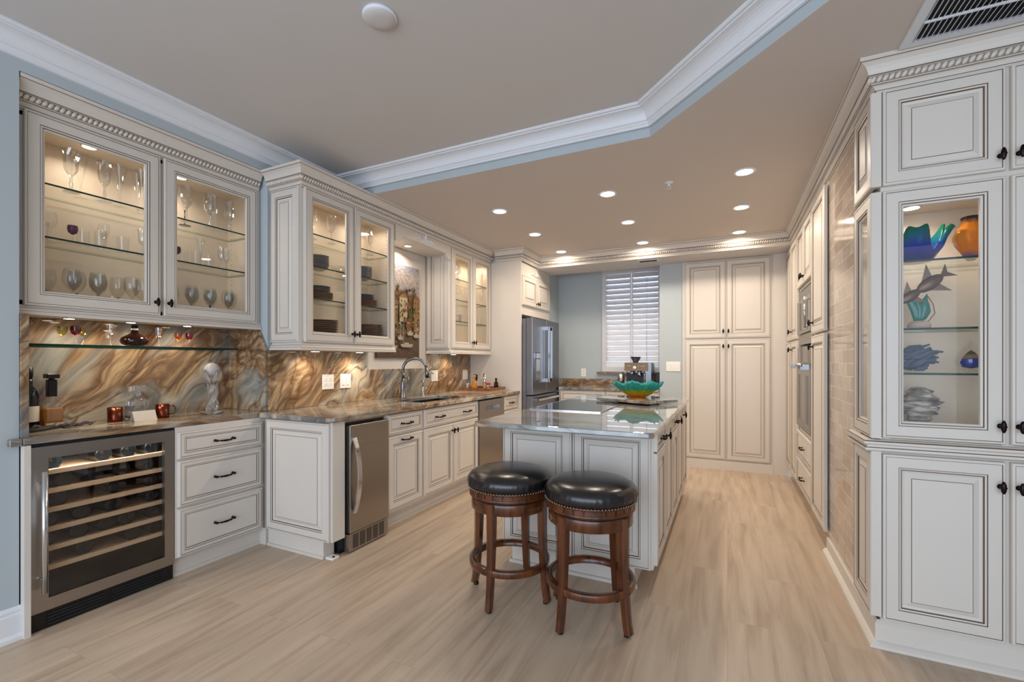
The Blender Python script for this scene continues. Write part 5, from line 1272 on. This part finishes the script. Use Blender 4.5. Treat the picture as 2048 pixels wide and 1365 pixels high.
def fish(x, z, s_):
    mb = MB(); T = Matrix.Translation((x, -.01, z)) @ Matrix.Rotation(radians(-38), 4, 'Y')
    mb.sphere((0, 0, 0), 1, 'silverfish', 16, (.045*s_, .010*s_, .022*s_), T)
    mb.add([(-.02*s_, 0, .015*s_), (.02*s_, 0, .015*s_), (.035*s_, .0, .062*s_), (-.02*s_, .004, -.015*s_), (.02*s_, .004, -.015*s_), (.03*s_, .0, -.06*s_), (.035*s_, 0, 0), (.075*s_, 0, .028*s_), (.062*s_, .002, 0), (.075*s_, 0, -.028*s_)], [(0, 1, 2), (3, 5, 4), (6, 9, 8, 7)], 'silverfish', False, T)
    o = mb.build('angelfish', FS); o.modifiers.new('sol', 'SOLIDIFY').thickness = .003
fish(.035, .205, 1.25); fish(-.035, .15, 1.0)
MB().tube([(.03, 0, .15), (.05, 0, .11), (.055, 0, .07), (.03, 0, .03), (.0, 0, .01)], .0018, 'silverfish', 6).build('wire_stem', FS)
BC = MB(); random.seed(11)
for lay_ in (0, .05):
    for k in range(16):
        x = random.uniform(-.07, .0); p = [(x, random.uniform(-.03, .03), .012+lay_+random.uniform(0, .03))]
        for i in range(4): p.append((p[-1][0]+random.uniform(.008, .03), p[-1][1]+random.uniform(-.01, .01), max(.006, p[-1][2]+random.uniform(-.006, .016))))
        BC.tube(p, [.012, .012, .010, .007, .004], 'blueobj', 6)
tag(BC.build('driftwood_stack', loc=(.78, 2.66, 1.2175)), 'blue-grey layered driftwood piece on the third display shelf', 'decoration')
DRp = thing('teardrop_sculpture', 'clear glass teardrop with blue and amber core on the third display shelf', 'sculpture', (.975, 2.68, 1.2175))
MB().lathe([(.02, 0), (.04, .012), (.055, .04), (.052, .07), (.032, .105), (.014, .13), (.0005, .15)], 'crystal', 32, cap=False).build('glass_body', DRp)
MB().lathe([(.0005, .018), (.03, .025), (.036, .045), (.026, .07), (.012, .09), (.0005, .10)], 'dropglass', 24).build('core', DRp)
RK = MB(); random.seed(4)
def rough(r, z, a, k): return (r*(1+.13*sin(a*3+z*90)+.09*sin(a*7+z*260)+.05*sin(a*13+k*3)), z+.005*sin(a*5+k*2)*(1 if r > .01 else 0))
RK.lathe([(.0005, 0), (.035, .002), (.045, .01), (.03, .025), (.05, .04), (.072, .055), (.074, .075), (.06, .09), (.046, .105), (.028, .118), (.0005, .122)], 'stone', 40, mod=rough) if False else None
def stonem():
    t = NT('layered_mineral'); n = t.n('TexNoise', {'Vector': t.coord(scale=(12, 12, 60)), 'Scale': 1.0, 'Detail': 6.0}).outputs[0]
    t.link(t.ramp(n, [(.35, sr(60, 54, 48)), (.5, sr(130, 118, 104)), (.65, sr(200, 192, 182))]), t.b.inputs['Base Color']); t.b.inputs['Roughness'].default_value = .5; t.bump(n, .6, .01); return t.m
M['stone'] = stonem()
RK = MB(); RK.lathe([(.0005, 0), (.035, .002), (.048, .008), (.030, .018), (.042, .026), (.034, .034), (.058, .044), (.050, .052), (.074, .058), (.062, .066), (.078, .074), (.056, .082), (.060, .090), (.038, .098), (.044, .106), (.022, .116), (.0005, .122)], 'stone', 48, mod=rough)
RK.v = [(x*1.05, y*.8, z*1.5) for x, y, z in RK.v]
tag(RK.build('mineral_specimen', loc=(.79, 2.665, .967)), 'layered grey mineral specimen on the floor of the display cabinet', 'rock')
tag(MB().rbox((-.09, -.05, 0), (.09, .05, .035), 'crystal', .004).build('specimen_stand', loc=(.79, 2.67, .931)), 'low clear stand under the mineral specimen', 'stand')
shp = [(.0005, 0), (.03, .004), (.034, .012), (.024, .022), (.0005, .027)]
s1 = None
for (x, y, m_, lb, sc_) in ((.745, 2.59, 'darkshell', 'dark reddish shell at the left of the display cabinet floor', 1.1), (.80, 2.59, 'shell', 'pale pink shell beside the mineral specimen stand', .9), (.85, 2.60, 'shell', 'pale shell at the right end of the specimen stand', .9), (.905, 2.62, 'darkshell', 'flat dark shell alone at the right of the display cabinet floor', 1.2)):
    o = MB().lathe(shp, m_, 26, mod=lambda r, z, a, k: (r*(1+.06*sin(a*11)), z)).build('seashell', loc=(x, y, .931)); o.scale = (sc_,)*3; tag(o, lb, 'shell', 'shells on the display cabinet floor')
